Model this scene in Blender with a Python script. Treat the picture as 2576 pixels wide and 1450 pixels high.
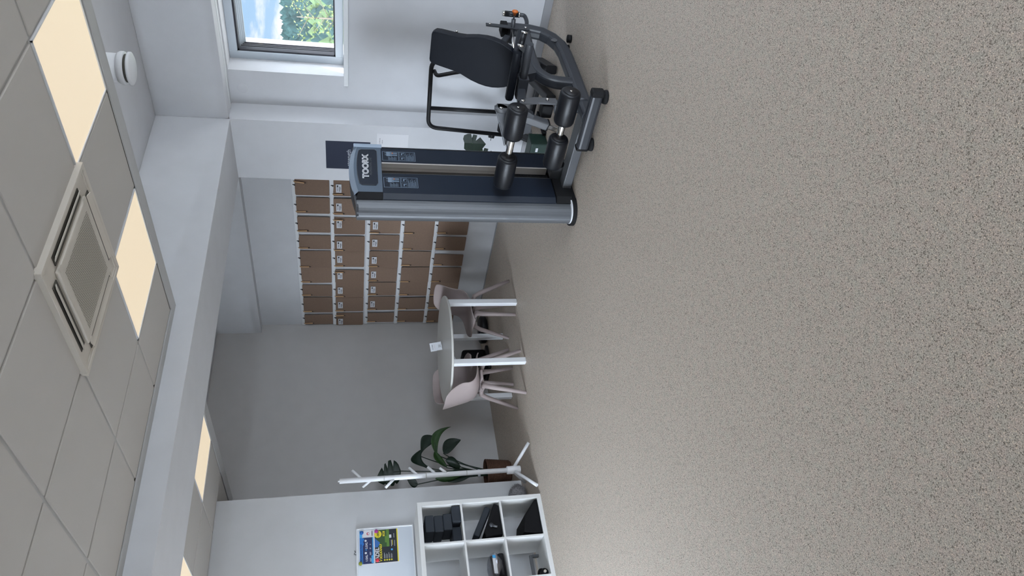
import bpy, bmesh, math, random
from mathutils import Vector, Matrix
random.seed(7)
SC = bpy.context.scene
PI = math.pi
for o in list(bpy.data.objects): bpy.data.objects.remove(o)

# ------------------------------------------------------------------ camera
CH = 1.72
F_PX, YAW, PITCH, ROLL = 1781.426, 0.8470949, -0.2297592, -0.0054378
fw = Vector((math.cos(YAW)*math.cos(PITCH), math.sin(YAW)*math.cos(PITCH), math.sin(PITCH)))
rt = Vector((math.sin(YAW), -math.cos(YAW), 0)); up = rt.cross(fw)
rt2 = math.cos(ROLL)*rt + math.sin(ROLL)*up; up2 = -math.sin(ROLL)*rt + math.cos(ROLL)*up
cd = bpy.data.cameras.new('camera'); cam = bpy.data.objects.new('camera', cd); SC.collection.objects.link(cam)
X, Y, Z = -up2, rt2, -fw          # the phone was held on its side: the picture's right is down
cam.matrix_world = Matrix(((X.x, Y.x, Z.x, 0), (X.y, Y.y, Z.y, 0), (X.z, Y.z, Z.z, CH), (0, 0, 0, 1)))
cd.sensor_width = 36; cd.lens = F_PX*36/2576; cd.clip_start = 0.02; cd.clip_end = 2000
SC.camera = cam
SC.view_settings.view_transform = 'Standard'; SC.view_settings.look = 'None'
SC.view_settings.exposure = 0.14; SC.view_settings.gamma = 1; SC.view_settings.use_curve_mapping = False

# ------------------------------------------------------------------ sky and sun
W = bpy.data.worlds.new('sky'); SC.world = W; W.use_nodes = True
nt = W.node_tree; nt.nodes.clear()
def N(nt, t, **k):
    n = nt.nodes.new(t)
    for a, b in k.items():
        if a == 'inp':
            for i, v in b.items(): n.inputs[i].default_value = v
        else: setattr(n, a, b)
    return n
L = nt.links.new
tc = N(nt, 'ShaderNodeTexCoord'); mp = N(nt, 'ShaderNodeMapping'); mp.inputs['Scale'].default_value = (1, 1, 3.0)
mp.inputs['Location'].default_value = (0.3, 1.15, 0.12)
no = N(nt, 'ShaderNodeTexNoise', inp={'Scale': 9.0, 'Detail': 7, 'Roughness': .58})
cr = N(nt, 'ShaderNodeValToRGB'); cr.color_ramp.elements[0].position = .50; cr.color_ramp.elements[1].position = .66
sx = N(nt, 'ShaderNodeSeparateXYZ'); gr = N(nt, 'ShaderNodeValToRGB')
gr.color_ramp.elements[0].position = 0.0; gr.color_ramp.elements[0].color = (.50, .74, .98, 1)
gr.color_ramp.elements[1].position = .55; gr.color_ramp.elements[1].color = (.20, .42, .86, 1)
# bands of cloud: heaped just over the hills, a clear gap, thin cloud above
zr = N(nt, 'ShaderNodeValToRGB'); ad = N(nt, 'ShaderNodeMath', operation='ADD')
for p, v in ((.06, .20), (.104, .14), (.120, 0.0), (.132, .0), (.150, .13), (.30, .08)): e = zr.color_ramp.elements.new(p); e.color = (v, v, v, 1)
zr.color_ramp.elements.remove(zr.color_ramp.elements[0]); zr.color_ramp.elements.remove(zr.color_ramp.elements[-1])
mx = N(nt, 'ShaderNodeMixRGB'); mx.inputs[2].default_value = (1.12, 1.13, 1.16, 1)
bg = N(nt, 'ShaderNodeBackground', inp={'Strength': 1.0}); wo = N(nt, 'ShaderNodeOutputWorld')
ms = N(nt, 'ShaderNodeMapRange', inp={1: 0, 2: -1, 3: 1.0, 4: 3.2})      # strength raised towards -x to brighten the far floor
# unseen sky behind the room is raised in strength to light the interior
dp = N(nt, 'ShaderNodeVectorMath', operation='DOT_PRODUCT'); dp.inputs[1].default_value = (-.86, -.50, 0); L(tc.outputs['Generated'], dp.inputs[0])
mr = N(nt, 'ShaderNodeMapRange', inp={1: -.60, 2: .12, 3: 0, 4: 1}); br = N(nt, 'ShaderNodeMixRGB'); br.inputs[2].default_value = (7.3, 8.3, 9.5, 1)
L(tc.outputs['Generated'], mp.inputs[0]); L(mp.outputs[0], no.inputs['Vector']); L(sx.outputs['Z'], zr.inputs[0]); L(no.outputs['Fac'], ad.inputs[0]); L(zr.outputs[0], ad.inputs[1]); L(ad.outputs[0], cr.inputs[0])
L(tc.outputs['Generated'], sx.inputs[0]); L(sx.outputs['Z'], gr.inputs[0]); L(gr.outputs[0], mx.inputs[1])
L(cr.outputs[0], mx.inputs[0]); L(dp.outputs['Value'], mr.inputs[0]); L(mr.outputs[0], br.inputs[0]); L(mx.outputs[0], br.inputs[1]); L(br.outputs[0], bg.inputs[0]); L(sx.outputs['X'], ms.inputs[0]); L(ms.outputs[0], bg.inputs[1]); L(bg.outputs[0], wo.inputs[0])
sd = bpy.data.lights.new('sun', 'SUN'); sd.energy = 5.5; sd.angle = math.radians(.6); sd.color = (1, .96, .9)
sun = bpy.data.objects.new('sun', sd); SC.collection.objects.link(sun); sun.location = (20, -6, 30)
sun.rotation_euler = Vector((-1, 1.3, -2.3)).to_track_quat('-Z', 'Y').to_euler()

# ------------------------------------------------------------------ materials
def mat(name, col, rough=.6, metal=0, noise=0, nscale=40, bump=0, bscale=200, coat=0, spec=.5, trans=0, emis=None, est=0, alpha=1):
    m = bpy.data.materials.new(name); m.use_nodes = True; t = m.node_tree; b = t.nodes['Principled BSDF']
    c = tuple(col)+(1,)
    b.inputs['Base Color'].default_value = c; b.inputs['Roughness'].default_value = rough
    b.inputs['Metallic'].default_value = metal; b.inputs['Coat Weight'].default_value = coat
    b.inputs['Specular IOR Level'].default_value = spec
    b.inputs['Transmission Weight'].default_value = trans; b.inputs['Alpha'].default_value = alpha
    if emis: b.inputs['Emission Color'].default_value = tuple(emis)+(1,); b.inputs['Emission Strength'].default_value = est
    if noise or bump:
        co = N(t, 'ShaderNodeTexCoord')
    if noise:
        n = N(t, 'ShaderNodeTexNoise', inp={'Scale': nscale, 'Detail': 4}); r = N(t, 'ShaderNodeValToRGB')
        r.color_ramp.elements[0].color = tuple(x*(1-noise) for x in col)+(1,); r.color_ramp.elements[0].position = .3
        r.color_ramp.elements[1].color = tuple(min(1, x*(1+noise)) for x in col)+(1,); r.color_ramp.elements[1].position = .7
        t.links.new(co.outputs['Object'], n.inputs['Vector']); t.links.new(n.outputs['Fac'], r.inputs[0]); t.links.new(r.outputs[0], b.inputs['Base Color'])
    if bump:
        n = N(t, 'ShaderNodeTexNoise', inp={'Scale': bscale, 'Detail': 3}); bp = N(t, 'ShaderNodeBump', inp={'Strength': bump, 'Distance': .002})
        t.links.new(co.outputs['Object'], n.inputs['Vector']); t.links.new(n.outputs['Fac'], bp.inputs['Height']); t.links.new(bp.outputs[0], b.inputs['Normal'])
    return m
M = {}
M['wall'] = mat('painted plaster wall', (.60, .605, .625), .85, noise=.02, nscale=6, bump=.15, bscale=90)
M['wallb'] = mat('shade toned back wall', (.545, .53, .52), .85, noise=.02, nscale=6, bump=.15, bscale=90)  # darker warm tone puts the beam's shade into the back wall's colour
M['wallw'] = mat('white painted partition', (.54, .545, .555), .85, noise=.02, nscale=6, bump=.12, bscale=90)
M['tile'] = mat('mineral ceiling tile', (.50, .475, .445), .95, noise=.03, nscale=400, bump=.2, bscale=500)
M['grid'] = mat('ceiling grid metal', (.42, .415, .40), .6)
M['trimc'] = mat('ceiling edge trim', (.48, .48, .475), .6)
M['white'] = mat('white lacquer', (.72, .73, .74), .45, noise=.01)
M['whitem'] = mat('white metal', (.74, .75, .77), .38)
M['shelf'] = mat('white foil board', (.70, .70, .69), .5)
M['panel'] = mat('lit diffuser', (.30, .28, .24), .5, emis=(1.0, .83, .59), est=.66)
M['acw'] = mat('warm white plastic', (.58, .535, .47), .5)
M['dark'] = mat('dark slot', (.06, .055, .045), .8)
M['base'] = mat('grey coved skirting', (.30, .30, .31), .6)
M['wframe'] = mat('grey white window frame', (.52, .57, .62), .4)
M['gasket'] = mat('dark rubber gasket', (.03, .03, .04), .6)
M['extwall'] = mat('white exterior render', (.80, .79, .78), .9)
M['chair'] = mat('dusty pink chair plastic', (.35, .288, .278), .6, noise=.04, nscale=300)
M['tabletop'] = mat('white laminate top', (.58, .57, .54), .32)
M['kraft'] = mat('brown kraft board', (.205, .135, .095), .85, noise=.07, nscale=90)
M['kraft2'] = mat('brown kraft board lighter', (.225, .150, .106), .85, noise=.07, nscale=90)
M['pencil'] = mat('light wood', (.58, .36, .19), .6)
M['black'] = mat('black metal', (.010, .010, .012), .45, spec=.35)
M['hook'] = mat('black hook', (.01, .01, .012), .4)
M['sticker'] = mat('white sticker', (.62, .63, .66), .6)
M['ink'] = mat('black ink', (.03, .03, .035), .7)
M['vinyl'] = mat('black upholstery vinyl', (.005, .007, .012), .48, spec=.25, bump=.3, bscale=500)
M['foam'] = mat('black roller vinyl', (.006, .007, .010), .38, spec=.4, bump=.2, bscale=300)
M['gunmetal'] = mat('gunmetal powder coat', (.030, .033, .040), .42, noise=.05, nscale=900)
M['silverp'] = mat('grey powder coat', (.095, .098, .105), .42, metal=.2)
M['silver'] = mat('silver anodised post', (.12, .127, .138), .42, metal=.3)
M['shroud'] = mat('dark blue grey shroud', (.009, .015, .028), .42, spec=.28, noise=.1, nscale=700)
M['shroudh'] = mat('grey blue header', (.10, .135, .18), .38, metal=.3)
M['capl'] = mat('sky sheen bevel', (.36, .44, .54), .35, metal=.3)  # pale blue stands for sky reflected on the sloping top
M['chrome'] = mat('chrome', (.75, .74, .72), .14, metal=1)
M['rubber'] = mat('black rubber', (.005, .005, .006), .7, spec=.3)
M['orange'] = mat('orange knob plastic', (.62, .15, .02), .4)
M['paper'] = mat('white paper', (.70, .70, .72), .7)
M['leaf'] = mat('dark green leaf', (.008, .021, .012), .42, spec=.4, noise=.3, nscale=30)
M['leaf2'] = mat('mid green leaf', (.022, .060, .014), .40, spec=.4, noise=.25, nscale=30)
M['wicker'] = mat('brown wicker', (.085, .040, .023), .8, noise=.4, nscale=120, bump=.8, bscale=160)
M['glass'] = None
M['navy'] = mat('navy poster', (.012, .018, .042), .7)
M['text'] = mat('pale lettering', (.50, .53, .58), .6)
M['block'] = mat('slate foam', (.018, .024, .034), .75, bump=.2)
M['bag'] = mat('black nylon', (.004, .004, .005), .7, spec=.2, bump=.5, bscale=60)
M['green'] = mat('dark green box', (.008, .030, .022), .5)
M['fur'] = mat('grey fur', (.26, .25, .26), .95, noise=.4, nscale=80)
g = bpy.data.materials.new('window glass'); g.use_nodes = True; t = g.node_tree; t.nodes.clear()
tr = N(t, 'ShaderNodeBsdfTransparent'); gl = N(t, 'ShaderNodeBsdfGlossy', inp={'Roughness': .02}); mi = N(t, 'ShaderNodeMixShader')
ou = N(t, 'ShaderNodeOutputMaterial')
mi.inputs[0].default_value = .05; t.links.new(tr.outputs[0], mi.inputs[1]); t.links.new(gl.outputs[0], mi.inputs[2]); t.links.new(mi.outputs[0], ou.inputs[0])
M['glass'] = g
g = bpy.data.materials.new('clear plastic film'); g.use_nodes = True; t = g.node_tree; t.nodes.clear()
tr = N(t, 'ShaderNodeBsdfTransparent', inp={'Color': (.72, .73, .76, 1)}); gl = N(t, 'ShaderNodeBsdfGlossy', inp={'Roughness': .18, 'Color': (.9, .9, .95, 1)}); mi = N(t, 'ShaderNodeMixShader', inp={0: .22})
ou = N(t, 'ShaderNodeOutputMaterial')
t.links.new(tr.outputs[0], mi.inputs[1]); t.links.new(gl.outputs[0], mi.inputs[2]); t.links.new(mi.outputs[0], ou.inputs[0])
M['film'] = g
# speckled floor
m = bpy.data.materials.new('speckled vinyl floor'); m.use_nodes = True; t = m.node_tree; b = t.nodes['Principled BSDF']; b.inputs['Roughness'].default_value = .55
co = N(t, 'ShaderNodeTexCoord')
v1 = N(t, 'ShaderNodeTexVoronoi', inp={'Scale': 300}); v2 = N(t, 'ShaderNodeTexVoronoi', inp={'Scale': 120})
n1 = N(t, 'ShaderNodeTexNoise', inp={'Scale': 300, 'Detail': 2, 'Roughness': .6, 'Distortion': .6}); n2 = N(t, 'ShaderNodeTexNoise', inp={'Scale': 28, 'Detail': 3})
for q in (v1, v2, n1, n2): t.links.new(co.outputs['Object'], q.inputs['Vector'])
r1 = N(t, 'ShaderNodeValToRGB')
for p, c in ((.30, (.14, .112, .090)), (.42, (.425, .370, .312)), (.54, (.525, .464, .400)), (.70, (.84, .76, .67))):
    e = r1.color_ramp.elements.new(p); e.color = c+(1,)
r1.color_ramp.elements.remove(r1.color_ramp.elements[0]); r1.color_ramp.elements.remove(r1.color_ramp.elements[-1])
t.links.new(n1.outputs['Fac'], r1.inputs[0])
sc_ = N(t, 'ShaderNodeSeparateColor'); t.links.new(v1.outputs['Color'], sc_.inputs[0])
r2 = N(t, 'ShaderNodeValToRGB'); r2.color_ramp.elements[0].position = .1; r2.color_ramp.elements[0].color = (.42, .40, .38, 1); r2.color_ramp.elements[1].position = .14; r2.color_ramp.elements[1].color = (1, 1, 1, 1)
e = r2.color_ramp.elements.new(.88); e.color = (1, 1, 1, 1); e = r2.color_ramp.elements.new(.92); e.color = (1.25, 1.22, 1.16, 1)
t.links.new(sc_.outputs[0], r2.inputs[0])
mu = N(t, 'ShaderNodeMixRGB', blend_type='MULTIPLY', inp={0: 1}); t.links.new(r1.outputs[0], mu.inputs[1]); t.links.new(r2.outputs[0], mu.inputs[2])
r3 = N(t, 'ShaderNodeValToRGB'); r3.color_ramp.elements[0].position = .3; r3.color_ramp.elements[0].color = (.97, 1.0, .98, 1); r3.color_ramp.elements[1].position = .7; r3.color_ramp.elements[1].color = (1.05, .99, .98, 1)
t.links.new(n2.outputs['Fac'], r3.inputs[0])
mu2 = N(t, 'ShaderNodeMixRGB', blend_type='MULTIPLY', inp={0: 1}); t.links.new(mu.outputs[0], mu2.inputs[1]); t.links.new(r3.outputs[0], mu2.inputs[2]); t.links.new(mu2.outputs[0], b.inputs['Base Color'])
M['floor'] = m

# ------------------------------------------------------------------ mesh helpers
def V(*a): return Vector(a)
def box(bm, lo, hi, bev=0, mi=0, seg=2):
    t = bmesh.new(); bmesh.ops.create_cube(t, size=1)
    s = [hi[i]-lo[i] for i in range(3)]; c = [(hi[i]+lo[i])/2 for i in range(3)]
    bmesh.ops.scale(t, vec=s, verts=t.verts); bmesh.ops.translate(t, vec=c, verts=t.verts)
    if bev: bmesh.ops.bevel(t, geom=t.edges[:], offset=min(bev, min(s)*.45), segments=seg, affect='EDGES', profile=.5)
    join(bm, t, mi)
def join(bm, t, mi=0, mtx=None):
    if mtx is not None: bmesh.ops.transform(t, matrix=mtx, verts=t.verts)
    t.verts.index_update(); vs = [bm.verts.new(v.co) for v in t.verts]
    for f in t.faces:
        try: nf = bm.faces.new([vs[v.index] for v in f.verts])
        except ValueError: continue
        nf.material_index = mi; nf.smooth = f.smooth
    t.free()
def obox(bm, c, ex, ey, ez, s, bev=0, mi=0):
    t = bmesh.new(); box(t, (-s[0]/2, -s[1]/2, -s[2]/2), (s[0]/2, s[1]/2, s[2]/2), bev)
    ex, ey, ez = Vector(ex).normalized(), Vector(ey).normalized(), Vector(ez).normalized()
    mt = Matrix(((ex.x, ey.x, ez.x, c[0]), (ex.y, ey.y, ez.y, c[1]), (ex.z, ey.z, ez.z, c[2]), (0, 0, 0, 1)))
    join(bm, t, mi, mt)
def rnd(pts, r, n=5):
    """round the inner corners of a polyline"""
    pts = [Vector(p) for p in pts]; out = [pts[0]]
    for i in range(1, len(pts)-1):
        a, b, c = pts[i-1], pts[i], pts[i+1]
        d = min(r, (a-b).length*.48, (c-b).length*.48)
        p, q = b+(a-b).normalized()*d, b+(c-b).normalized()*d
        for k in range(n+1):
            u = k/n; out.append(p*(1-u)**2 + b*2*u*(1-u) + q*u*u)
    out.append(pts[-1]); return out
def tube(bm, pts, r, seg=12, mi=0, sec=None, upv=None, caps=True):
    """sweep a round or custom section along pts; r may be a list; sec = list of (a,b) offsets"""
    pts = [Vector(p) for p in pts]; n = len(pts)
    if sec is None: sec = [(math.cos(2*PI*k/seg), math.sin(2*PI*k/seg)) for k in range(seg)]; sm = True
    else: sm = False; 
    rs = r if isinstance(r, (list, tuple)) else [r]*n
    prev = None; rings = []
    for i, p in enumerate(pts):
        d = (pts[min(i+1, n-1)]-pts[max(i-1, 0)]).normalized()
        if upv is not None: a = Vector(upv)
        elif prev is None: a = Vector((0, 0, 1)) if abs(d.z) < .9 else Vector((1, 0, 0))
        else: a = prev
        a = (a-d*a.dot(d)).normalized(); prev = a; b = d.cross(a)
        rings.append([bm.verts.new(p+a*(s[0]*rs[i])+b*(s[1]*rs[i])) for s in sec])
    m = len(sec)
    for i in range(n-1):
        for k in range(m):
            f = bm.faces.new((rings[i][k], rings[i][(k+1) % m], rings[i+1][(k+1) % m], rings[i+1][k])); f.smooth = sm; f.material_index = mi
    if caps:
        f = bm.faces.new(rings[0][::-1]); f.material_index = mi; f = bm.faces.new(rings[-1]); f.material_index = mi
def rsec(w, h, c=.25):
    """rounded rectangle section w (along up vector) by h"""
    r = min(w, h)*c; out = []
    for sx_, sy_, a0 in ((1, 1, 0), (-1, 1, 90), (-1, -1, 180), (1, -1, 270)):
        for k in range(4):
            a = math.radians(a0+k*30); out.append((sx_*(w/2-r)+r*math.cos(a), sy_*(h/2-r)+r*math.sin(a)))
    return out
def lathe(bm, prof, c=(0, 0, 0), axis='z', seg=32, mi=0, smooth=True):
    rings = []
    for r, h in prof:
        ring = []
        for k in range(seg):
            a = 2*PI*k/seg; x, y = r*math.cos(a), r*math.sin(a)
            p = {'z': (x, y, h), 'y': (x, h, y), 'x': (h, x, y)}[axis]
            ring.append(bm.verts.new((p[0]+c[0], p[1]+c[1], p[2]+c[2])))
        rings.append(ring)
    for i in range(len(rings)-1):
        for k in range(seg):
            f = bm.faces.new((rings[i][k], rings[i][(k+1) % seg], rings[i+1][(k+1) % seg], rings[i+1][k])); f.smooth = smooth; f.material_index = mi
    for ring in (rings[0][::-1], rings[-1]):
        f = bm.faces.new(ring); f.material_index = mi
def prism(bm, outl, d, mi=0, bev=0, seg=2):
    """outl: 3D points of a planar outline, d: extrusion vector"""
    t = bmesh.new(); vs = [t.verts.new(p) for p in outl]; f = t.faces.new(vs)
    r = bmesh.ops.extrude_face_region(t, geom=[f]); bmesh.ops.translate(t, vec=Vector(d), verts=[e for e in r['geom'] if isinstance(e, bmesh.types.BMVert)])
    bmesh.ops.recalc_face_normals(t, faces=t.faces)
    if bev:
        ed = [e for e in t.edges if not all(len(f.verts) == 4 for f in e.link_faces)]
        bmesh.ops.bevel(t, geom=ed, offset=bev, segments=seg, affect='EDGES', profile=.5)
    join(bm, t, mi)
def quad(bm, a, b, c, d, mi=0):
    f = bm.faces.new([bm.verts.new(p) for p in (a, b, c, d)]); f.material_index = mi
def obj(name, bm, mats, parent=None, recalc=True, local=True):
    if recalc: bmesh.ops.recalc_face_normals(bm, faces=bm.faces)
    me = bpy.data.meshes.new(name); bm.to_mesh(me); bm.free()
    for q in (mats if isinstance(mats, (list, tuple)) else [mats]): me.materials.append(M[q] if isinstance(q, str) else q)
    o = bpy.data.objects.new(name, me); SC.collection.objects.link(o)
    if parent: o.parent = parent; 
    if parent and local:
        me.transform(Matrix.Translation(-Vector(parent['org'])) if 'org' in parent else Matrix())
    return o
def thing(name, label, cat, loc, group=None, rz=0):
    o = bpy.data.objects.new(name, None); SC.collection.objects.link(o); o.location = loc; o.rotation_euler = (0, 0, rz)
    o['label'] = label; o['category'] = cat
    if group: o['group'] = group
    return o
ORG = {}
def part(name, bm, mats, t, label=None):
    """mesh given in world coordinates, parented to the thing t (an unrotated empty or mesh at origin)"""
    o = obj(name, bm, mats, None)
    loc = world(t)
    o.data.transform(Matrix.Translation(-loc)); o.parent = t
    if label: o['label'] = label
    return o
def world(t):
    l = Vector((0, 0, 0))
    while t is not None: l += Vector(t.location); t = t.parent
    return l
def tag(o, label, cat, group=None):
    o['label'] = label; o['category'] = cat
    if group: o['group'] = group
    return o
def solo(name, bm, mats, label, cat, loc=(0, 0, 0), group=None):
    o = obj(name, bm, mats); o.data.transform(Matrix.Translation(-Vector(loc))); o.location = loc
    return tag(o, label, cat, group)
def struct(name, bm, mats, kind='structure'):
    o = obj(name, bm, mats); o['kind'] = kind; return o
B = bmesh.new
def textbm(bm, s, origin, ux, uy, size, mi=0, bold=0, align='CENTER', off=.0008, shear=0):
    cu = bpy.data.curves.new('t', 'FONT'); cu.body = s; cu.size = size; cu.align_x = align; cu.align_y = 'CENTER'; cu.offset = bold; cu.shear = shear; cu.resolution_u = 3
    o = bpy.data.objects.new('t', cu); SC.collection.objects.link(o)
    bpy.context.view_layer.update()
    me = bpy.data.meshes.new_from_object(o.evaluated_get(bpy.context.evaluated_depsgraph_get()))
    bpy.data.objects.remove(o); bpy.data.curves.remove(cu)
    ux, uy = Vector(ux), Vector(uy); n = ux.cross(uy); og = Vector(origin)+n*off
    vs = [bm.verts.new(og+ux*v.co.x+uy*v.co.y) for v in me.vertices]
    for p in me.polygons:
        try: f = bm.faces.new([vs[i] for i in p.vertices]); f.material_index = mi
        except ValueError: pass
    bpy.data.meshes.remove(me)

# ================================================================== ROOM
XW = 5.64; XP = 5.40; XC = 5.92; YB = 3.89; YB2 = 4.54; YG = 7.38; YP = 6.55; XE = 3.17
ZB = 2.70; ZM = 2.83; ZK = 2.90; ZS = 3.28
bm = B(); box(bm, (-1.7, -5.2, -.1), (6.3, YG+.2, 0)); struct('floor', bm, 'floor')
# window wall with three openings (only the nearest to the post is in the picture)
WIN = [(2.35, 3.557), (.35, 1.95), (-1.6, -.1), (-4.0, -2.2)]
WZ = (1.735, 2.690)
bm = B()
def wallx(bm, x0, x1, y0, y1, z0, z1, holes):
    ys = sorted(set([y0, y1]+[h for q in holes for h in q[:2]]))
    for a, b_ in zip(ys[:-1], ys[1:]):
        hh = [h for h in holes if h[0] <= a+1e-6 and h[1] >= b_-1e-6]
        if not hh: box(bm, (x0, a, z0), (x1, b_, z1))
        else:
            if hh[0][2] > z0: box(bm, (x0, a, z0), (x1, b_, hh[0][2]))
            if hh[0][3] < z1: box(bm, (x0, a, hh[0][3]), (x1, b_, z1))
wallx(bm, XW, 5.90, -5, YB, 0, ZS+.2, [(a, b_, WZ[0]-.04 if i < 2 else .9, WZ[1]) for i, (a, b_) in enumerate(WIN)])
wr = struct('wall_right', bm, 'wall')
bm = B()
wallx(bm, 5.90, 6.08, -5, 4.3, -1, 3.8, [((a+.06 if i else a+.06), b_-.055, WZ[0]-.05 if i < 2 else .9, WZ[1]-.05) for i, (a, b_) in enumerate(WIN)])
struct('wall_exterior', bm, 'extwall')
# round blanking plate in the window wall
bm = B(); lathe(bm, [(.045, XW-.0005), (.0435, XW-.0015), (.001, XW-.0015)], c=(0, 3.735, 2.59), axis='x', seg=32)
solo('wall_plate', bm, 'wall', 'round white blanking plate set in the wall left of the window', 'wall plate', (XW, 3.735, 2.59))
# post (end wall carrying the posters), niche wall, back wall, partition
bm = B(); box(bm, (XP, YB, 0), (6.0, YB2, ZB+.02)); struct('wall_post', bm, 'wall')
bm = B(); box(bm, (XC, YB2, 0), (6.1, YG, ZS)); struct('wall_niche', bm, 'wall')
bm = B(); box(bm, (5.79, YB2, 2.76), (XC, YG, ZS)); struct('trim_1', bm, 'wall')
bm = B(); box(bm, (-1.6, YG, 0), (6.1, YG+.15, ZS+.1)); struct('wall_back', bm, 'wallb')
bm = B(); box(bm, (-1.5, YP, 0), (XE, YP+.12, ZK)); struct('wall_partition', bm, 'wallw')
LW = [(4.58, 6.5)]
bm = B(); wallx(bm, -1.7, -1.5, -5, YG, 0, ZS, [(a, b_, .1, 2.75) for a, b_ in LW]); struct('wall_left', bm, 'wall')
for i, (a, b_) in enumerate(LW):
    bm = B()
    for y in (a, (a+b_)/2-.03, b_-.06): box(bm, (-1.64, y, .1), (-1.58, y+.06, 2.75), .004)
    for z in (.1, 2.69): box(bm, (-1.64, a, z), (-1.58, b_, z+.06), .004)
    w = struct('window_%d' % (i+8), bm, 'wframe')
    bm = B(); box(bm, (-1.615, a+.03, .13), (-1.605, b_-.03, 2.72)); part('pane', bm, 'glass', w)
# bulkhead over the window and beam across the room
bm = B(); box(bm, (XP, -5, ZB), (XW, YB, ZS), .004); struct('trim_2', bm, 'wall')
bm = B(); box(bm, (XW-.09, -5, ZB-.006), (XW-.075, YB-.005, ZB)); struct('trim_3', bm, 'white')
bm = B(); box(bm, (-1.5, YB, 2.69), (XP+.02, YB2, ZS), .003); struct('trim_4', bm, 'wall')
# slab ceiling over the window strip and over the back zone
bm = B(); box(bm, (3.2, -5, ZS), (XW, YB+.1, ZS+.1)); box(bm, (3.45, YB2-.1, ZS), (6.1, YG, ZS+.1)); box(bm, (-1.7, -5, 3.4), (6.3, YG+.2, 3.6))
struct('ceiling_slab', bm, 'wall')
# wall behind the camera: big glazed openings
bm = B()
GL = [(-1.3, .8), (1.1, 3.1), (3.4, 5.4)]
xs = sorted([-1.5, XW]+[v for q in GL for v in q])
for a, b_ in zip(xs[:-1], xs[1:]):
    if (a, b_) in GL: box(bm, (a, -5.2, 0), (b_, -5, .1)); box(bm, (a, -5.2, 2.6), (b_, -5, ZS))
    else: box(bm, (a, -5.2, 0), (b_, -5, ZS))
struct('wall_front', bm, 'wall')
for i, (a, b_) in enumerate(GL):
    bm = B()
    for x in (a, (a+b_)/2-.03, b_-.06): box(bm, (x, -5.14, .1), (x+.06, -5.08, 2.6), .004)
    for z in (.1, 2.54): box(bm, (a, -5.14, z), (b_, -5.08, z+.06), .004)
    w = struct('window_%d' % (i+5), bm, 'wframe')
    bm = B(); box(bm, (a+.03, -5.115, .13), (b_-.03, -5.105, 2.57)); part('pane', bm, 'glass', w)

def window_x(n, y0, y1, z0, z1, xf=5.825, full=True):
    bm = B(); fwid = .068
    for (a, b_, c, d) in ((y0, y0+fwid, z0, z1), (y1-fwid, y1, z0, z1), (y0+fwid, y1-fwid, z0, z0+fwid), (y0+fwid, y1-fwid, z1-fwid, z1)):
        box(bm, (xf, a, c), (xf+.07, b_, d), .003)
    w = struct('window_%d' % n, bm, 'wframe')
    bm = B(); e = fwid
    for (a, b_, c, d) in ((y0+e, y0+e+.016, z0+e, z1-e), (y1-e-.016, y1-e, z0+e, z1-e), (y0+e, y1-e, z0+e, z0+e+.012), (y0+e, y1-e, z1-e-.016, z1-e)):
        box(bm, (xf+.012, a, c), (xf+.06, b_, d))
    part('gasket', bm, 'gasket', w, 'dark rubber gasket')
    bm = B(); box(bm, (xf+.03, y0+e-.01, z0+e-.01), (xf+.036, y1-e+.01, z1-e+.01)); part('pane', bm, 'glass', w)
    return w
w = window_x(1, WIN[0][0], WIN[0][1], WZ[0], WZ[1])
bm = B()                                                           # rolled sun screen rail above the glass outside
for k in range(4): box(bm, (5.90+k*.022, 2.42, 2.60-k*.012), (5.915+k*.022, 3.49, 2.612-k*.010))
part('blind_rail', bm, 'wframe', w, 'stacked slats of the raised outside blind')
bm = B()
for k in range(3): box(bm, (5.905+k*.02, 3.475-k*.002, 1.80), (5.915+k*.02, 3.49, 2.62))
part('blind_guide', bm, 'gasket', w, 'dark vertical guide rail of the outside blind')
window_x(2, WIN[1][0], WIN[1][1], WZ[0]-.04, WZ[1]); window_x(3, WIN[2][0], WIN[2][1], .9, WZ[1]); window_x(4, WIN[3][0], WIN[3][1], .9, WZ[1])
bm = B(); box(bm, (XW-.035, 2.3, 1.693), (5.83, 3.636, 1.733), .004); 
o = struct('trim_5', bm, 'white')
# skirting
bm = B(); box(bm, (XW-.016, -5, 0), (XW, YB, .07), .004); struct('baseboard_right', bm, 'base')
bm = B(); box(bm, (XP-.014, YB-.014, 0), (XP, YB2, .07), .004); box(bm, (XP, YB-.014, 0), (XW, YB, .07), .004); struct('baseboard_post', bm, 'base')
bm = B(); box(bm, (XC-.006, YB2, 0), (XC, YG, .012)); struct('baseboard_niche', bm, 'base')

# ---- suspended tile ceiling of the main zone
PANELS = [(2.596, 2.767), (2.596, 1.567), (2.596, -.833), (2.596, -2.033), (.196, .367), (.196, 1.567), (.196, -1.433), (.196, -2.633)]
AC = (1.996, 2.167)
def tiles(bm, x0, x1, y0, y1, nx, ny, z, skip):
    gx = []; a = nx
    while a > x0+.001: a -= .6
    while a < x1-.001: gx.append((max(a, x0), min(a+.6, x1))); a += .6
    gy = []; a = ny
    while a > y0+.001: a -= .6
    while a < y1-.001: gy.append((max(a, y0), min(a+.6, y1))); a += .6
    for xa, xb in gx:
        for ya, yb in gy:
            if xb-xa < .02 or yb-ya < .02: continue
            if any(abs(xa-s[0]) < .05 and abs(ya-s[1]) < .05 for s in skip): continue
            g_ = .009
            box(bm, (xa+g_, ya+g_, z), (xb-g_, yb-g_, z+.014), .003, 0, 1)
    box(bm, (x0, y0, z+.0065), (x1, y1, z+.03), 0, 1) if False else None
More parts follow.
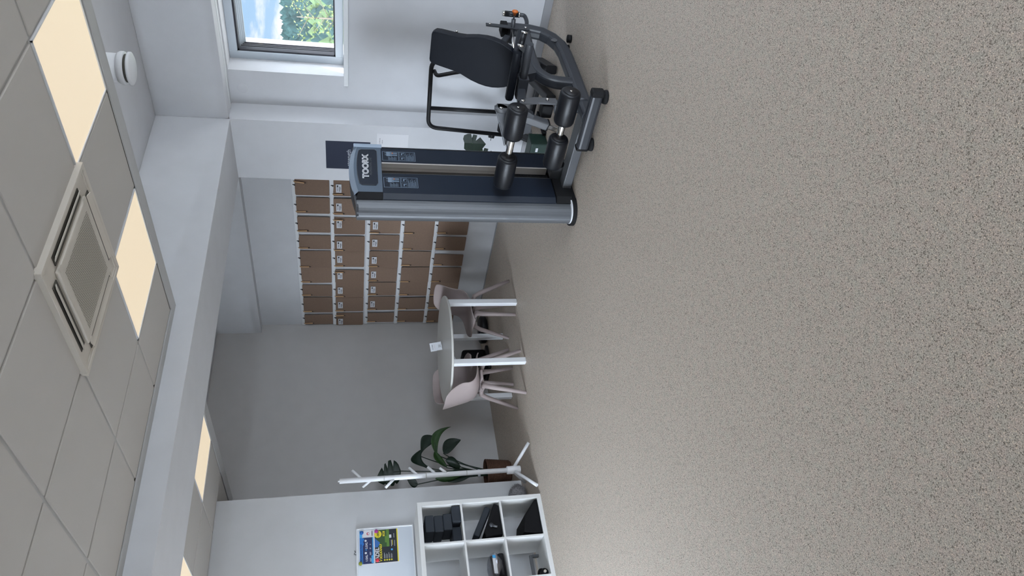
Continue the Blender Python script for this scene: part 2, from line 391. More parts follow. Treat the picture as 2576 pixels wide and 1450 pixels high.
def gridbars(bm, x0, x1, y0, y1, nx, ny, z, mi=1):
    a = nx
    while a > x0: a -= .6
    while a < x1+.01:
        if a > x0: box(bm, (a-.012, y0, z+.006), (a+.012, y1, z+.03), 0, mi)
        a += .6
    a = ny
    while a > y0: a -= .6
    while a < y1+.01:
        if a > y0: box(bm, (x0, a-.012, z+.007), (x1, a+.012, z+.03), 0, mi)
        a += .6
bm = B(); tiles(bm, -1.5, 3.2, -5, 3.81, 2.596, 2.767, ZM, PANELS+[AC]); gridbars(bm, -1.5, 3.19, -5, 3.80, 2.596, 2.767, ZM)
struct('ceiling', bm, ['tile', 'grid'])
bm = B(); box(bm, (3.205, -5, ZM-.004), (3.30, YB, ZM+.02), .002); box(bm, (3.296, -5, ZM-.004), (3.30, YB, ZM+.10))
box(bm, (-1.5, 3.815, ZM-.004), (3.205, YB, ZM+.02), .002); box(bm, (3.198, -5, ZM+.004), (3.206, 3.81, ZM+.03), 0, 1); box(bm, (-1.5, 3.808, ZM+.004), (3.2, 3.816, ZM+.03), 0, 1)
struct('trim_6', bm, ['trimc', 'dark'])
BX, BY = 2.87, 5.35
BP = [(BX, BY), (BX-1.2, BY), (BX-3.0, BY)]
bm = B(); tiles(bm, -1.5, 3.47, YB2, YG, BX, BY, ZK, BP); gridbars(bm, -1.5, 3.46, YB2, YG, BX, BY, ZK)
struct('ceiling_rear', bm, ['tile', 'grid'])
bm = B(); box(bm, (3.474, YB2, ZK-.004), (3.60, YG, ZK+.02), .002); box(bm, (3.596, YB2, ZK-.004), (3.60, YG, ZK+.10)); box(bm, (3.466, YB2, ZK+.004), (3.474, YG, ZK+.03), 0, 1)
struct('trim_7', bm, ['trimc', 'dark'])
# ---- light panels
def light_panel(x, y, z, label, group=None):
    t = thing('ceiling_light', label, 'ceiling light', (x+.3, y+.3, z), group)
    bm = B(); a, b_ = .006, .014
    for q in ((x+a, y+a, x+.6-a, y+b_), (x+a, y+.6-b_, x+.6-a, y+.6-a), (x+a, y+a, x+b_, y+.6-a), (x+.6-b_, y+a, x+.6-a, y+.6-a)):
        box(bm, (q[0], q[1], z-.001), (q[2], q[3], z+.02))
    part('frame', bm, 'whitem', t)
    bm = B(); box(bm, (x+.014, y+.014, z+.003), (x+.586, y+.586, z+.02)); part('diffuser', bm, 'panel', t)
NUM = ['first', 'second', 'third', 'fourth', 'fifth', 'sixth', 'seventh', 'eighth', 'ninth', 'tenth', 'eleventh', 'twelfth', 'thirteenth', 'fourteenth', 'fifteenth']
for i, (x, y) in enumerate(PANELS):
    lab = {0: 'square lit ceiling panel beside the air conditioner, away from the window', 1: 'square lit ceiling panel nearest the window and the vent pipe'}.get(i, 'square lit ceiling panel, %s counted back from the window corner' % NUM[i])
    light_panel(x, y, ZM, lab, 'lit ceiling panels out of view' if i > 1 else None)
for i, (x, y) in enumerate(BP):
    lab = {0: 'square lit ceiling panel beyond the beam, above the plant', 1: 'lit ceiling panel beyond the beam, cut by the picture edge'}.get(i, 'square lit ceiling panel beyond the beam, %s counted from the window side' % NUM[i])
    light_panel(x, y, ZK, lab, 'lit ceiling panels out of view' if i > 1 else None)

# ---- ceiling cassette air conditioner
cx, cy = AC[0]+.3, AC[1]+.3; z0 = 2.802
t = thing('air_conditioner', 'square white ceiling cassette air conditioner with woven pattern grille', 'air conditioner', (cx, cy, z0))
bm = B(); h_ = .325
box(bm, (cx-h_, cy-h_, z0+.012), (cx+h_, cy+h_, ZM+.01), .006)
for s in (-1, 1):
    box(bm, (cx+s*h_-(.075 if s > 0 else 0), cy-h_+.0, z0), (cx+s*h_+(0 if s > 0 else .075)-.0, cy+h_, z0+.015), .006) if False else None
# raised stepped rim
for (a, b_, zz) in ((h_, h_-.022, z0+.004), (h_-.022, h_-.036, z0+.008)):
    box(bm, (cx-a, cy-a, zz), (cx+a, cy-b_, z0+.02), .002); box(bm, (cx-a, cy+b_, zz), (cx+a, cy+a, z0+.02), .002)
    box(bm, (cx-a, cy-b_, zz), (cx-b_, cy+b_, z0+.02), .002); box(bm, (cx+b_, cy-b_, zz), (cx+a, cy+b_, z0+.02), .002)
part('body', bm, 'acw', t)
for q, (dx, dy) in enumerate(((0, -1), (0, 1), (-1, 0), (1, 0))):
    bm = B(); n = V(dx, dy, 0); u = V(-dy, dx, 0); c = V(cx, cy, z0+.010)+n*.262
    obox(bm, c, u, n, (0, 0, 1), (.40, .050, .006)); o = part('air_slot', bm, 'dark', t, 'dark air outlet slot')
    bm = B(); obox(bm, c+n*.004+V(0, 0, -.006), u, (n+V(0, 0, -.35)).normalized(), (n.cross(u)+V(0, 0, 0)), (.39, .034, .004), .001)
    part('flap', bm, 'acw', o)
bm = B(); hg = .225
box(bm, (cx-hg, cy-hg, z0-.004), (cx+hg, cy+hg, z0+.012), .006)
part('grille', bm, 'acw', t)
bm = B(); n_ = 22; st = .36/n_
for i in range(n_):
    for j in range(n_):
        x, y = cx-.18+(i+.5)*st, cy-.18+(j+.5)*st
        a, b_ = (st*.78, st*.24) if (i+j) % 2 else (st*.24, st*.78)
        for s in (-.28, .28):
            ox, oy = (0, s*st) if (i+j) % 2 else (s*st, 0)
            quad(bm, (x+ox-a/2, y+oy-b_/2, z0-.0045), (x+ox-a/2, y+oy+b_/2, z0-.0045), (x+ox+a/2, y+oy+b_/2, z0-.0045), (x+ox+a/2, y+oy-b_/2, z0-.0045))
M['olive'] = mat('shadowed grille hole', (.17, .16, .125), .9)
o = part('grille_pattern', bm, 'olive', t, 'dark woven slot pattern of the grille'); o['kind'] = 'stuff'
for a, b_ in ((.20, -.20), (.20, .20), (-.2, .2), (-.2, -.2)):
    bm = B(); box(bm, (cx+a-.012, cy+b_*1.12-.012, z0-.006), (cx+a+.012, cy+b_*1.12+.012, z0-.003))
    part('screw_cover', bm, 'acw', t)

# ---- ventilation pipe with disc valve
px, py = 3.66, 2.34
t = thing('vent_pipe', 'white vertical vent pipe with disc valve hanging beside the ceiling edge', 'vent pipe', (px, py, 2.83))
bm = B(); lathe(bm, [(.001, 2.90), (.076, 2.90), (.076, ZS+.01)], c=(px, py, 0)); part('pipe', bm, 'whitem', t)
bm = B(); lathe(bm, [(.001, 2.866), (.086, 2.866), (.088, 2.872), (.088, 2.885), (.080, 2.90), (.001, 2.90)], c=(px, py, 0)); part('collar', bm, 'whitem', t)
bm = B(); lathe(bm, [(.001, 2.851), (.074, 2.851), (.074, 2.867), (.001, 2.867)], c=(px, py, 0)); part('gap', bm, 'dark', t, 'dark air gap')
bm = B(); lathe(bm, [(.001, 2.832), (.076, 2.832), (.087, 2.838), (.087, 2.848), (.08, 2.852), (.001, 2.852)], c=(px, py, 0)); part('valve_disc', bm, 'whitem', t)

# ================================================================== CLIPBOARD WALL
rows = {
 1: (2.238, 1.890, [(4.956, 5.168), (5.212, 5.435), (5.482, 5.721), (5.77, 5.985), (6.02, 6.292), (6.287, 6.57), (6.603, 6.804), (6.836, 7.103), (7.165, 7.361)]),
 2: (1.850, 1.512, [(4.956, 5.178), (5.208, 5.449), (5.494, 5.735), (5.778, 6.005), (6.016, 6.291), (6.334, 6.547), (6.557, 6.834), (6.834, 7.105), (7.147, 7.368)]),
 3: (1.455, 1.120, [(5.464, 5.728), (5.754, 5.989), (6.016, 6.284), (6.284, 6.549), (6.564, 6.798), (6.833, 7.08), (7.14, 7.337)]),
 4: (1.072, .732, [(5.468, 5.77), (5.77, 5.985), (6.017, 6.28), (6.289, 6.55), (6.57, 6.809), (6.848, 7.083), (7.126, 7.34)]),
 5: (.690, .340, [(5.475, 5.729), (5.768, 5.995), (6.06, 6.25), (6.294, 6.568), (6.568, 6.817), (6.838, 7.073), (7.127, 7.35)])}
ORD = ['rightmost', 'second from the right', 'third from the right', 'fourth from the right', 'fifth from the right', 'sixth from the right', 'seventh from the right', 'eighth from the right', 'leftmost']
RN = {1: 'top', 2: 'second', 3: 'third', 4: 'fourth', 5: 'lowest'}
PENR = {(1, 0), (2, 2), (2, 5), (2, 8)}
for r, (zt, zb, bs) in rows.items():
    zr = {1: 2.250, 2: 1.864, 3: 1.475, 4: 1.093, 5: .710}[r]
    tr_ = thing('hook_rail', 'white wall rail with black hooks above the %s row of clipboards' % RN[r], 'hook rail', (XC, 6.1, zr), 'hook rails above the clipboards')
    bm = B(); box(bm, (XC-.018, 4.9, zr-.018), (XC, 7.372, zr+.022), .003); part('rail', bm, 'white', tr_)
    for k in range(9):
        y = 5.033+.2745*k
        bm = B(); tube(bm, rnd([(XC-.018, y, zr-.004), (XC-.034, y, zr-.006), (XC-.034, y+.001, zr-.014), (XC-.020, y, zr-.014)], .006, 3), .0035, 6)
        tube(bm, [(XC-.0185, y, zr-.014), (XC-.0215, y, zr+.01)], .005, 6)
        part('hook', bm, 'hook', tr_)
    n = len(bs)
    for k, (ya, yb) in enumerate(bs):
        pos = ORD[k] if k < n-1 else 'leftmost'
        if n == 7 and r > 2: pos = (['rightmost visible']+ORD[1:6]+['leftmost'])[k]
        if n == 9: pos = ORD[k]
        yc = (ya+yb)/2; full = .268 if yb-ya > .25 else (yb-ya)
        off = .004*(k % 2)
        d = XC-.012-.006*((k*3+r) % 2)-off
        lean = random.uniform(.004, .02)*(1 if (k+r) % 3 else -.4)
        tx = random.uniform(-.004, .004)
        t = thing('clipboard', 'brown kraft clipboard, %s in the %s row' % (pos, RN[r]), 'clipboard', (d, yc, zt), 'brown clipboards hanging on the wall')
        bm = B(); out = []; rr = .014
        for sy, sz, a0 in ((1, 1, 0), (-1, 1, 90), (-1, -1, 180), (1, -1, 270)):
            for q in range(4):
                a = math.radians(a0+q*30)
                yy = yc+sy*((yb-ya)/2-rr)+rr*math.cos(a); zz = (zt if sz > 0 else zb)-sz*rr+rr*math.sin(a)
                out.append((d-abs(lean)*(1+(1 if lean > 0 else -1)*(yy-yc)/(yb-ya)*2)*.5-.001, yy+tx*(zz-zt)/.3, zz))
        prism(bm, out, (.004, 0, 0)); part('board', bm, 'kraft' if (k+r) % 3 else 'kraft2', t)
        if (r == 2 or (r == 3 and k < 6)):
            sy0 = yc-.055 if (r, k) not in PENR else ya+.03
            if (r, k) == (2, 8): sy0 = ya+.09
            sy0 = min(sy0, yb-.13); xx = d-.0045-abs(lean)
            wd = .115
            bm = B(); box(bm, (xx-.0006, sy0, zt-.085), (xx+.0004, sy0+wd, zt-.028)); 
            s_ = part('sticker', bm, 'sticker', t, 'white paper label')
            bm = B()
            for (ly, lw, lz, lh) in ((.012, .028, .010, .014), (.05, .045, .016, .004), (.03, .07, .036, .006), (.04, .03, .048, .003)):
                quad(bm, (xx-.0012, sy0+ly, zt-.028-lz), (xx-.0012, sy0+ly+lw, zt-.028-lz), (xx-.0012, sy0+ly+lw, zt-.028-lz-lh), (xx-.0012, sy0+ly, zt-.028-lz-lh))
            part('print', bm, 'ink', s_)
        if (r, k) == (3, 1): continue
        yp = yb-.03+random.uniform(-.006, .006)
        if (r, k) in PENR: yp = ya+.022
        if (r, k) == (4, 0): yp = 5.70
        xx = d-abs(lean)-.009
        tl = random.uniform(-.004, .004) if (r, k) != (1, 0) else .02
        bm = B(); tube(bm, [(xx, yp, zt+.006), (xx, yp+tl*.9, zt-.098)], .006, 8)
        tube(bm, [(xx, yp+tl*.9, zt-.098), (xx, yp+tl, zt-.118)], [.006, .0012], 8, 1)
        tube(bm, [(xx+.002, yp, zt+.006), (XC-.02, yp, zt+.012)], .0015, 5, 1)
        solo('pencil', bm, ['pencil', 'ink'], 'light wooden pencil clipped on the %s clipboard of the %s row' % (pos, RN[r]), 'pencil', (xx, yp, zt), 'wooden pencils on the clipboards')

# ================================================================== POSTERS ON THE POST WALL
t = thing('poster', 'dark navy strength poster on the wall behind the weight tower', 'poster', (XP, 4.236, 1.498))
bm = B(); box(bm, (XP-.004, 4.079, 1.498), (XP, 4.393, 1.897)); part('sheet', bm, 'navy', t)
bm = B(); textbm(bm, 'strength', (XP-.004, 4.262, 1.690), (0, -1, 0), (0, 0, 1), .058); part('lettering', bm, 'text', t, 'pale lettering reading strength')
t = thing('paper_sheet', 'pale paper sheet on the wall beside the weight tower', 'paper sheet', (XP, 4.06, 1.16))
bm = B(); box(bm, (XP-.002, 3.978, 1.155), (XP, 4.19, 1.440)); part('sheet', bm, 'paper', t)
bm = B(); textbm(bm, 'in delovanje', (XP-.002, 4.055, 1.414), (0, -1, 0), (0, 0, 1), .013); textbm(bm, 'naprave', (XP-.002, 4.065, 1.392), (0, -1, 0), (0, 0, 1), .013)
part('lettering', bm, 'ink', t)

# ================================================================== TABLE AND CHAIRS
tcx, tcy = 4.35, 5.88
t = thing('round_table', 'round white table with four square legs between pink chairs', 'table', (tcx, tcy, 0))
bm = B(); lathe(bm, [(.001, .718), (.548, .718), (.556, .724), (.558, .733), (.554, .740), (.001, .740)], c=(tcx, tcy, 0), seg=72, smooth=False); part('tabletop', bm, 'tabletop', t)
bm = B()
for k in range(4):
    a = math.radians(45+90*k-6)
    obox(bm, (tcx+.26*math.cos(a), tcy+.26*math.sin(a), .700), (math.cos(a), math.sin(a), 0), (-math.sin(a), math.cos(a), 0), (0, 0, 1), (.46, .035, .034))
part('underframe', bm, 'whitem', t)
for (x, y) in ((4.628, 5.462), (3.953, 5.561), (4.770, 6.225), (4.030, 6.306)):
    bm = B(); obox(bm, (x, y, .36), (1, -.12, 0), (.12, 1, 0), (0, 0, 1), (.056, .056, .72), .006); part('leg', bm, 'whitem', t)
# chair facing +x in its own space
def make_chair(label):
    t = thing('chair', label, 'chair', (0, 0, 0), 'dusty pink shell chairs around the table')
    prof = [(.235, .425), (.215, .440), (.16, .447), (.08, .438), (-.02, .428), (-.10, .432), (-.165, .462), (-.200, .52), (-.222, .59), (-.240, .67), (-.256, .74), (-.268, .80)]
    wid = [.150, .185, .212, .222, .226, .226, .226, .226, .224, .220, .212, .170]
    lift = [-.004, .0, .010, .024, .045, .07, .09, .075, .05, .03, .012, -.012]
    wrap = [0, 0, 0, 0, 0, .015, .045, .085, .10, .085, .06, .035]
    bm = B(); NS = 14; grid = []
    for i, (x, z) in enumerate(prof):
        row = []
        for k in range(NS+1):
            s = -1+2*k/NS; a = abs(s)**2.4
            row.append(bm.verts.new((x+wrap[i]*a, wid[i]*s, z+lift[i]*a)))
        grid.append(row)
    for i in range(len(prof)-1):
        for k in range(NS):
            f = bm.faces.new((grid[i][k], grid[i][k+1], grid[i+1][k+1], grid[i+1][k])); f.smooth = True
    o = obj('shell', bm, 'chair', t)
    md = o.modifiers.new('solid', 'SOLIDIFY'); md.thickness = .011; md.offset = 0
    md = o.modifiers.new('sub', 'SUBSURF'); md.levels = 1; md.render_levels = 2
    bm = B()
    for s in (-1, 1):
        tube(bm, [(.10, s*.03, .395), (.115, s*.12, .39)], .022, 10); tube(bm, [(-.10, s*.03, .395), (-.115, s*.12, .39)], .022, 10)
    box(bm, (-.12, -.045, .375), (.12, .045, .424), .015)
    box(bm, (-.05, -.15, .40), (.05, .15, .425), .01)
    obj('undercarriage', bm, 'chair', t)
    for sx_ in (-1, 1):
        for s in (-1, 1):
            bm = B(); fx = .215 if sx_ > 0 else -.245
            tube(bm, rnd([(sx_*.06, s*.07, .400), (sx_*.125, s*.125, .385), (fx, s*.215, .0)], .05, 6), [.018]+[.022]*6+[.0165, .0165], 10) if False else \
            tube(bm, [(sx_*.07, s*.06, .395), (sx_*.115, s*.115, .385), (sx_*.14, s*.135, .33), (fx, s*.212, .0)], [.020, .025, .024, .0165], 12)
            obj('leg', bm, 'chair', t)
    bm = B(); box(bm, (-.11, -.012, .4285), (-.06, .012, .4305), .0005); obj('seat_slot', bm, 'gasket', t)
    return t
def place_chair(x, y, rz, label, src=None):
    if src is None: t = make_chair(label)
    else:
        t = src.copy(); SC.collection.objects.link(t); t['label'] = label
        for ch in src.children:
            c = ch.copy(); SC.collection.objects.link(c); c.parent = t
    t.location = (x, y, 0); t.rotation_euler = (0, 0, rz); return t
c1 = place_chair(4.775, 5.775, PI-.04, 'dusty pink shell chair on the right of the round table, before the clipboards')
place_chair(3.975, 5.90, -.19, 'dusty pink shell chair nearest the coat rack, seen from behind its curved back', c1)
place_chair(4.30, 6.33, -PI/2-.12, 'dusty pink shell chair on the far side of the round table, mostly hidden', c1)
# card on the table
t = thing('table_card', 'small white printed card standing tilted on the round table', 'card', (4.45, 5.94, .74))
ex = V(.88, -.47, 0).normalized(); ez = V(-.06, -.03, 1).normalized(); ex = V(.88, -.47, .16).normalized(); ez = (V(0, 0, 1)-ex*ex.z).normalized(); ey = ez.cross(ex)
cc = V(4.452, 5.945, .742)+ez*.062+V(0, 0, .008)
bm = B(); obox(bm, cc, ex, ey, ez, (.088, .003, .122)); obox(bm, cc-ez*.055, ex, ey, ez, (.03, .03, .012), 0); part('card', bm, 'sticker', t)
bm = B(); nn = -ey
textbm(bm, 'FITNES', cc-ey*.0016+ez*.035, ex, ez, .017, 0); textbm(bm, '_______', cc-ey*.0016+ez*.02, ex, ez, .016, 1); 
for k in range(4): obox(bm, cc-ey*.002-ez*(.028+.007*k), ex, ey, ez, (.03, .0008, .002))
M['redink'] = mat('red ink', (.5, .05, .04), .6)
part('print', bm, ['ink', 'redink'], t)
# black cable loop hanging under the table edge
bm = B(); a = V(4.66, 6.10, .70)
tube(bm, [(4.62, 6.15, .692), (4.63, 6.14, .675), (4.60, 6.17, .655), (4.57, 6.20, .62), (4.55, 6.22, .60), (4.56, 6.21, .58), (4.59, 6.18, .60), (4.62, 6.15, .64), (4.64, 6.13, .68), (4.63, 6.14, .699)], .006, 6)
solo('cable', bm, 'rubber', 'coiled black cable hanging under the round tabletop', 'cable', (4.62, 6.15, .716))
# robot vacuum and black station by the corner
t = thing('robot_vacuum', 'round black robot vacuum on the floor behind the round table', 'robot vacuum', (5.42, 6.93, 0))
bm = B(); lathe(bm, [(.001, .012), (.155, .012), (.170, .02), (.172, .075), (.160, .088), (.001, .090)], c=(5.42, 6.93, 0), seg=40); part('body', bm, 'black', t)
bm = B(); lathe(bm, [(.001, .09), (.045, .09), (.045, .105), (.001, .107)], c=(5.42, 6.93, 0), seg=24); part('sensor_turret', bm, 'gasket', t)
bm = B(); box(bm, (5.35, 6.85, 0), (5.49, 7.01, .014)); part('wheel', bm, 'rubber', t)
t = thing('charging_station', 'tall black station standing on the floor under the round table', 'charging station', (5.06, 7.17, 0))
bm = B(); box(bm, (4.90, 7.02, .03), (5.20, 7.30, .33), .04, 0, 4); part('body', bm, 'bag', t)
bm = B(); box(bm, (4.88, 6.98, 0), (5.22, 7.30, .04), .012); part('base', bm, 'black', t)
bm = B(); lathe(bm, [(.001, 7.008), (.012, 7.010), (.012, 7.022)], c=(5.12, 0, .26), axis='y', seg=16); part('button', bm, 'silverp', t, 'small grey button')

# ================================================================== COAT RACK
kx, ky = 3.065, 6.10
t = thing('coat_rack', 'white tubular coat rack with angled pegs beside the cube shelf', 'coat rack', (kx, ky, 0))
bm = B(); tube(bm, [(kx, ky, .13), (kx, ky, 1.79)], .0235, 20); tube(bm, [(kx, ky, 1.79), (kx, ky, 1.805)], .008, 12); part('pole', bm, 'whitem', t)
bm = B()
for z in (.625, 1.007, 1.393): tube(bm, [(kx, ky, z-.004), (kx, ky, z+.004)], .0242, 20)
part('joint_ring', bm, 'trimc', t)
bm = B(); lathe(bm, [(.001, .105), (.035, .105), (.038, .11), (.038, .232), (.034, .238), (.001, .238)], c=(kx, ky, 0)); part('hub', bm, 'whitem', t)
for (fx, fy) in ((3.262, 5.945), (2.815, 5.940), (3.05, 6.35)):
    bm = B(); d = V(fx, fy, 0)-V(kx, ky, 0); tube(bm, [V(kx, ky, .17)+d.normalized()*.02, V(fx, fy, .016)], .0155, 14); part('leg', bm, 'whitem', t)
for (z, dx, dy, dz) in ((1.585, .098, .0, .092), (1.290, -.092, .0, .092), (1.075, .09, .0, .086), (.905, .086, .0, .082), (.80, .04, -.05, .080), (1.50, -.02, .10, .08)):
    bm = B(); tube(bm, [(kx, ky, z), (kx+dx, ky+dy, z+dz)], .0125, 12); part('peg', bm, 'whitem', t)

# ================================================================== PLANT
pxc, pyc = 3.47, 6.93
t = thing('potted_plant', 'tall dark green leafy plant in a brown wicker pot behind the coat rack', 'plant', (pxc, pyc, 0))
bm = B(); lathe(bm, [(.001, 0), (.105, 0), (.112, .02), (.128, .13), (.138, .255), (.144, .262), (.144, .272), (.132, .272), (.126, .23), (.001, .23)], c=(pxc, pyc, 0), seg=40)
part('wicker_pot', bm, 'wicker', t)
bm = B()
for k in range(12): tube(bm, [(pxc+(.112+.0022*k)*math.cos(2*PI*j/40), pyc+(.112+.0022*k)*math.sin(2*PI*j/40), .02+.0205*k) for j in range(41)], .0075, 6)
part('wicker_weave', bm, 'wicker', t)
bm = B(); lathe(bm, [(.001, .232), (.125, .232), (.12, .238), (.001, .24)], c=(pxc, pyc, 0)); part('soil', bm, 'rubber', t)
def leaf(base, tip, w, bend=(0, 0, 0), mid=.4, fold=.25, side=None, m='leaf', torn=0, st0=None, stm=None):
    base, tip = Vector(base), Vector(tip); ax = tip-base; Ln = ax.length; bend = Vector(bend)
    if side is None: side = ax.cross(V(.46, .85, -.2)).normalized()
    side = Vector(side).normalized(); nrm = ax.normalized().cross(side)
    bm = B(); n = 18 if torn else 16; rows_ = []
    for i in range(n+1):
        u = i/n; c = base+ax*u+bend*(4*u*(1-u))
        hw = w*(math.sin(PI*min(1, u**(math.log(.5)/math.log(mid)))) ** .75 if 0 < u < 1 else .02)
        row = []
        for k in range(-3, 4):
            s = k/3; a = hw*s
            if torn and i in (5, 9, 12): a *= (.45 if s > 0 else .8)
            row.append(bm.verts.new(c+side*a+nrm*(abs(s)**1.2*hw*fold)))
        rows_.append(row)
    for i in range(n):
        for k in range(6):
            f = bm.faces.new((rows_[i][k], rows_[i][k+1], rows_[i+1][k+1], rows_[i+1][k])); f.smooth = True
    o = part('leaf', bm, m, t); md = o.modifiers.new('s', 'SOLIDIFY'); md.thickness = .002
    s0 = st0 or (pxc+random.uniform(-.04, .04), pyc+random.uniform(-.03, .03), .24)
    s0 = Vector(s0); mm = (s0+base)/2+V(-.02 if base.x > s0.x else .0, 0, .04)
    bm = B(); pts = [s0*(1-u)**2+mm*2*u*(1-u)+base*u*u for u in [k/8 for k in range(9)]]+[base+ax*.3+bend*.84]
    tube(bm, pts, [.008]*4+[.0055]*5+[.003], 8); part('stem', bm, 'leaf', t)
y0 = 6.93
leaf((3.553, y0, 1.170), (3.47, y0, 1.43), .135, (.02, 0, 0), .36, .12, (1, -.3, .1), 'leaf', 1)
leaf((3.546, y0-.05, .902), (3.770, y0-.05, .935), .075, (-.03, 0, .09), .3, .3, (.1, -.3, 1), 'leaf')
leaf((3.70, y0-.02, .955), (3.930, y0-.04, .80), .07, (.03, 0, .02), .7, .2, (.5, -.2, .9), 'leaf')
leaf((3.684, y0-.06, .785), (3.985, y0-.12, .605), .045, (.06, 0, .08), .45, .3, (.3, 0, .9), 'leaf2')
leaf((3.530, y0-.05, .685), (3.72, y0-.08, .805), .045, (.0, 0, .03), .5, .3, (-.4, -.3, .9), 'leaf2')
leaf((3.715, y0-.02, .705), (3.861, y0-.04, .502), .065, (.03, 0, .02), .4, .2, (.9, -.2, .6), 'leaf')
leaf((3.515, y0-.08, .545), (3.60, y0-.08, .70), .06, (.02, 0, 0), .5, .4, (1, -.3, 0), 'leaf')
leaf((3.400, y0+.02, 1.00), (3.47, y0+.02, 1.11), .06, (0, 0, 0), .5, .1, (1, -.3, 0), 'leaf')
leaf((3.455, y0-.04, .50), (3.42, y0-.04, .82), .05, (0, 0, 0), .6, .3, (1, -.3, 0), 'leaf2')
leaf((3.43, y0, .46), (3.40, y0, .70), .05, (.02, 0, 0), .5, .3, (1, .3, 0), 'leaf')
leaf((3.50, y0-.03, .42), (3.50, y0-.03, .64), .04, (0, 0, 0), .5, .3, (1, .3, 0), 'leaf')
bm = B()
for k in range(7): tube(bm, [(pxc+.02*math.cos(k), pyc+.02*math.sin(k), .23), (pxc-.01+.025*math.cos(k), pyc+.025*math.sin(k), .58)], .009, 8)
part('stalk_bundle', bm, 'leaf', t)
bm = B(); lathe(bm, [(.036, .33), (.042, .335), (.042, .355), (.036, .36)], c=(pxc, pyc, 0)); part('tie', bm, 'sticker', t, 'pale band tied around the stalks')

# ================================================================== WHITEBOARD
t = thing('whiteboard', 'white framed magnetic whiteboard on the wall above the cube shelf', 'whiteboard', (2.33, YP, 1.12))
bx0, bx1, bz0, bz1 = 1.88, 2.792, 1.118, 1.644; yb = YP-.016
M['wb'] = mat('glossy whiteboard', (.60, .64, .69), .12)
bm = B(); box(bm, (bx0, yb, bz0), (bx1, YP, bz1)); part('board', bm, 'wb', t)
bm = B(); e = .012
for (a, b_, c, d) in ((bx0, bx1, bz0, bz0+e), (bx0, bx1, bz1-e, bz1), (bx0, bx0+e, bz0, bz1), (bx1-e, bx1, bz0, bz1)): box(bm, (a, yb-.006, c), (b_, YP, d), .003)
part('frame', bm, 'whitem', t)
bm = B(); tube(bm, [(2.55, YP-.01, 1.646), (2.56, YP-.012, 1.665), (2.575, YP-.012, 1.652), (2.59, YP-.01, 1.66)], .003, 6); part('hanger', bm, 'gasket', t, 'dark wire hanger')
def P(col, n=[0]): n[0] += 1; return mat('poster ink %d' % n[0], col, .55)
cB = P((.012, .17, .55)); cN = P((.010, .022, .10)); cW = P((.70, .71, .74)); cL = P((.05, .35, .70)); cR = P((.5, .02, .04)); cY = P((.72, .62, .02)); cG = P((.03, .085, .02)); cG2 = P((.10, .22, .03)); cK = P((.010, .014, .022)); cSky = P((.03, .14, .42))
PM = [cB, cN, cW, cL, cR, cY, cG, cG2, cK, cSky]
yq = yb-.0025
def rect(bm, x0, x1, z0, z1, mi, lay=0): quad(bm, (x0, yq-.0004*lay, z0), (x1, yq-.0004*lay, z0), (x1, yq-.0004*lay, z1), (x0, yq-.0004*lay, z1), mi)
ux, uz = (1, 0, 0), (0, 0, 1)
t = thing('leaflet', 'blue boarding pass style leaflet at the top of the whiteboard', 'leaflet', (2.61, yb, 1.49))
bm = B(); box(bm, (2.452, yq, 1.488), (2.770, yb-.0012, 1.618)); part('sheet', bm, 'paper', t)
bm = B()
rect(bm, 2.456, 2.70, 1.492, 1.614, 1, 1); rect(bm, 2.456, 2.70, 1.586, 1.614, 0, 2); rect(bm, 2.70, 2.766, 1.590, 1.614, 3, 2); rect(bm, 2.456, 2.70, 1.490, 1.500, 3, 2); rect(bm, 2.462, 2.53, 1.500, 1.511, 3, 2)
prism_pts = [(2.62, 1.586), (2.64, 1.575), (2.66, 1.582), (2.685, 1.57), (2.70, 1.586)]
f = bm.faces.new([bm.verts.new((x, yq-.001, z)) for x, z in prism_pts]); f.material_index = 0
for k in range(12): rect(bm, 2.712+.004*k, 2.7135+.004*k+(k % 3)*.0006, 1.494, 1.506, 8, 2)
for k, (x, w) in enumerate(((2.475, .035), (2.535, .03), (2.59, .014), (2.63, .008))): rect(bm, x, x+w, 1.520, 1.5235, 2, 2); rect(bm, x, x+w*.8, 1.513, 1.5155, 2, 2)
lathe(bm, [(.013, yq-.0012), (.013, yq-.0010), (.001, yq-.0010)], c=(2.735, 0, 1.537), axis='y', seg=20, mi=4)
lathe(bm, [(.008, yq-.0016), (.008, yq-.0014), (.001, yq-.0014)], c=(2.735, 0, 1.534), axis='y', seg=20, mi=2)
for x in (2.556, 2.670): lathe(bm, [(.010, yq-.0012), (.010, yq-.0010), (.001, yq-.0010)], c=(x, 0, 1.560), axis='y', seg=12, mi=2)
textbm(bm, 'BOARDING PASS', (2.56, yq-.001, 1.600), ux, uz, .021, 1, .0004, shear=.15)
textbm(bm, '1.5XL', (2.508, yq-.001, 1.552), ux, uz, .026, 2, .0006); textbm(bm, '+', (2.585, yq-.001, 1.555), ux, uz, .03, 3, .0006); textbm(bm, '2.5XL', (2.625, yq-.001, 1.552), ux, uz, .026, 2, .0006)
part('print', bm, PM, t)
t = thing('flyer', 'green and yellow padel flyer lower on the whiteboard', 'flyer', (2.61, yb, 1.26))
bm = B(); box(bm, (2.448, yq, 1.258), (2.772, yb-.0012, 1.484)); part('sheet', bm, 'paper', t)
bm = B()
rect(bm, 2.456, 2.764, 1.266, 1.478, 8, 1); rect(bm, 2.60, 2.764, 1.35, 1.478, 6, 2)
for q in ([(2.60, 1.478), (2.69, 1.478), (2.64, 1.43), (2.60, 1.45)],): 
    f = bm.faces.new([bm.verts.new((x, yq-.0012, z)) for x, z in q]); f.material_index = 9
f = bm.faces.new([bm.verts.new((x, yq-.0012, z)) for x, z in ((2.70, 1.478), (2.76, 1.478), (2.74, 1.43))]); f.material_index = 9
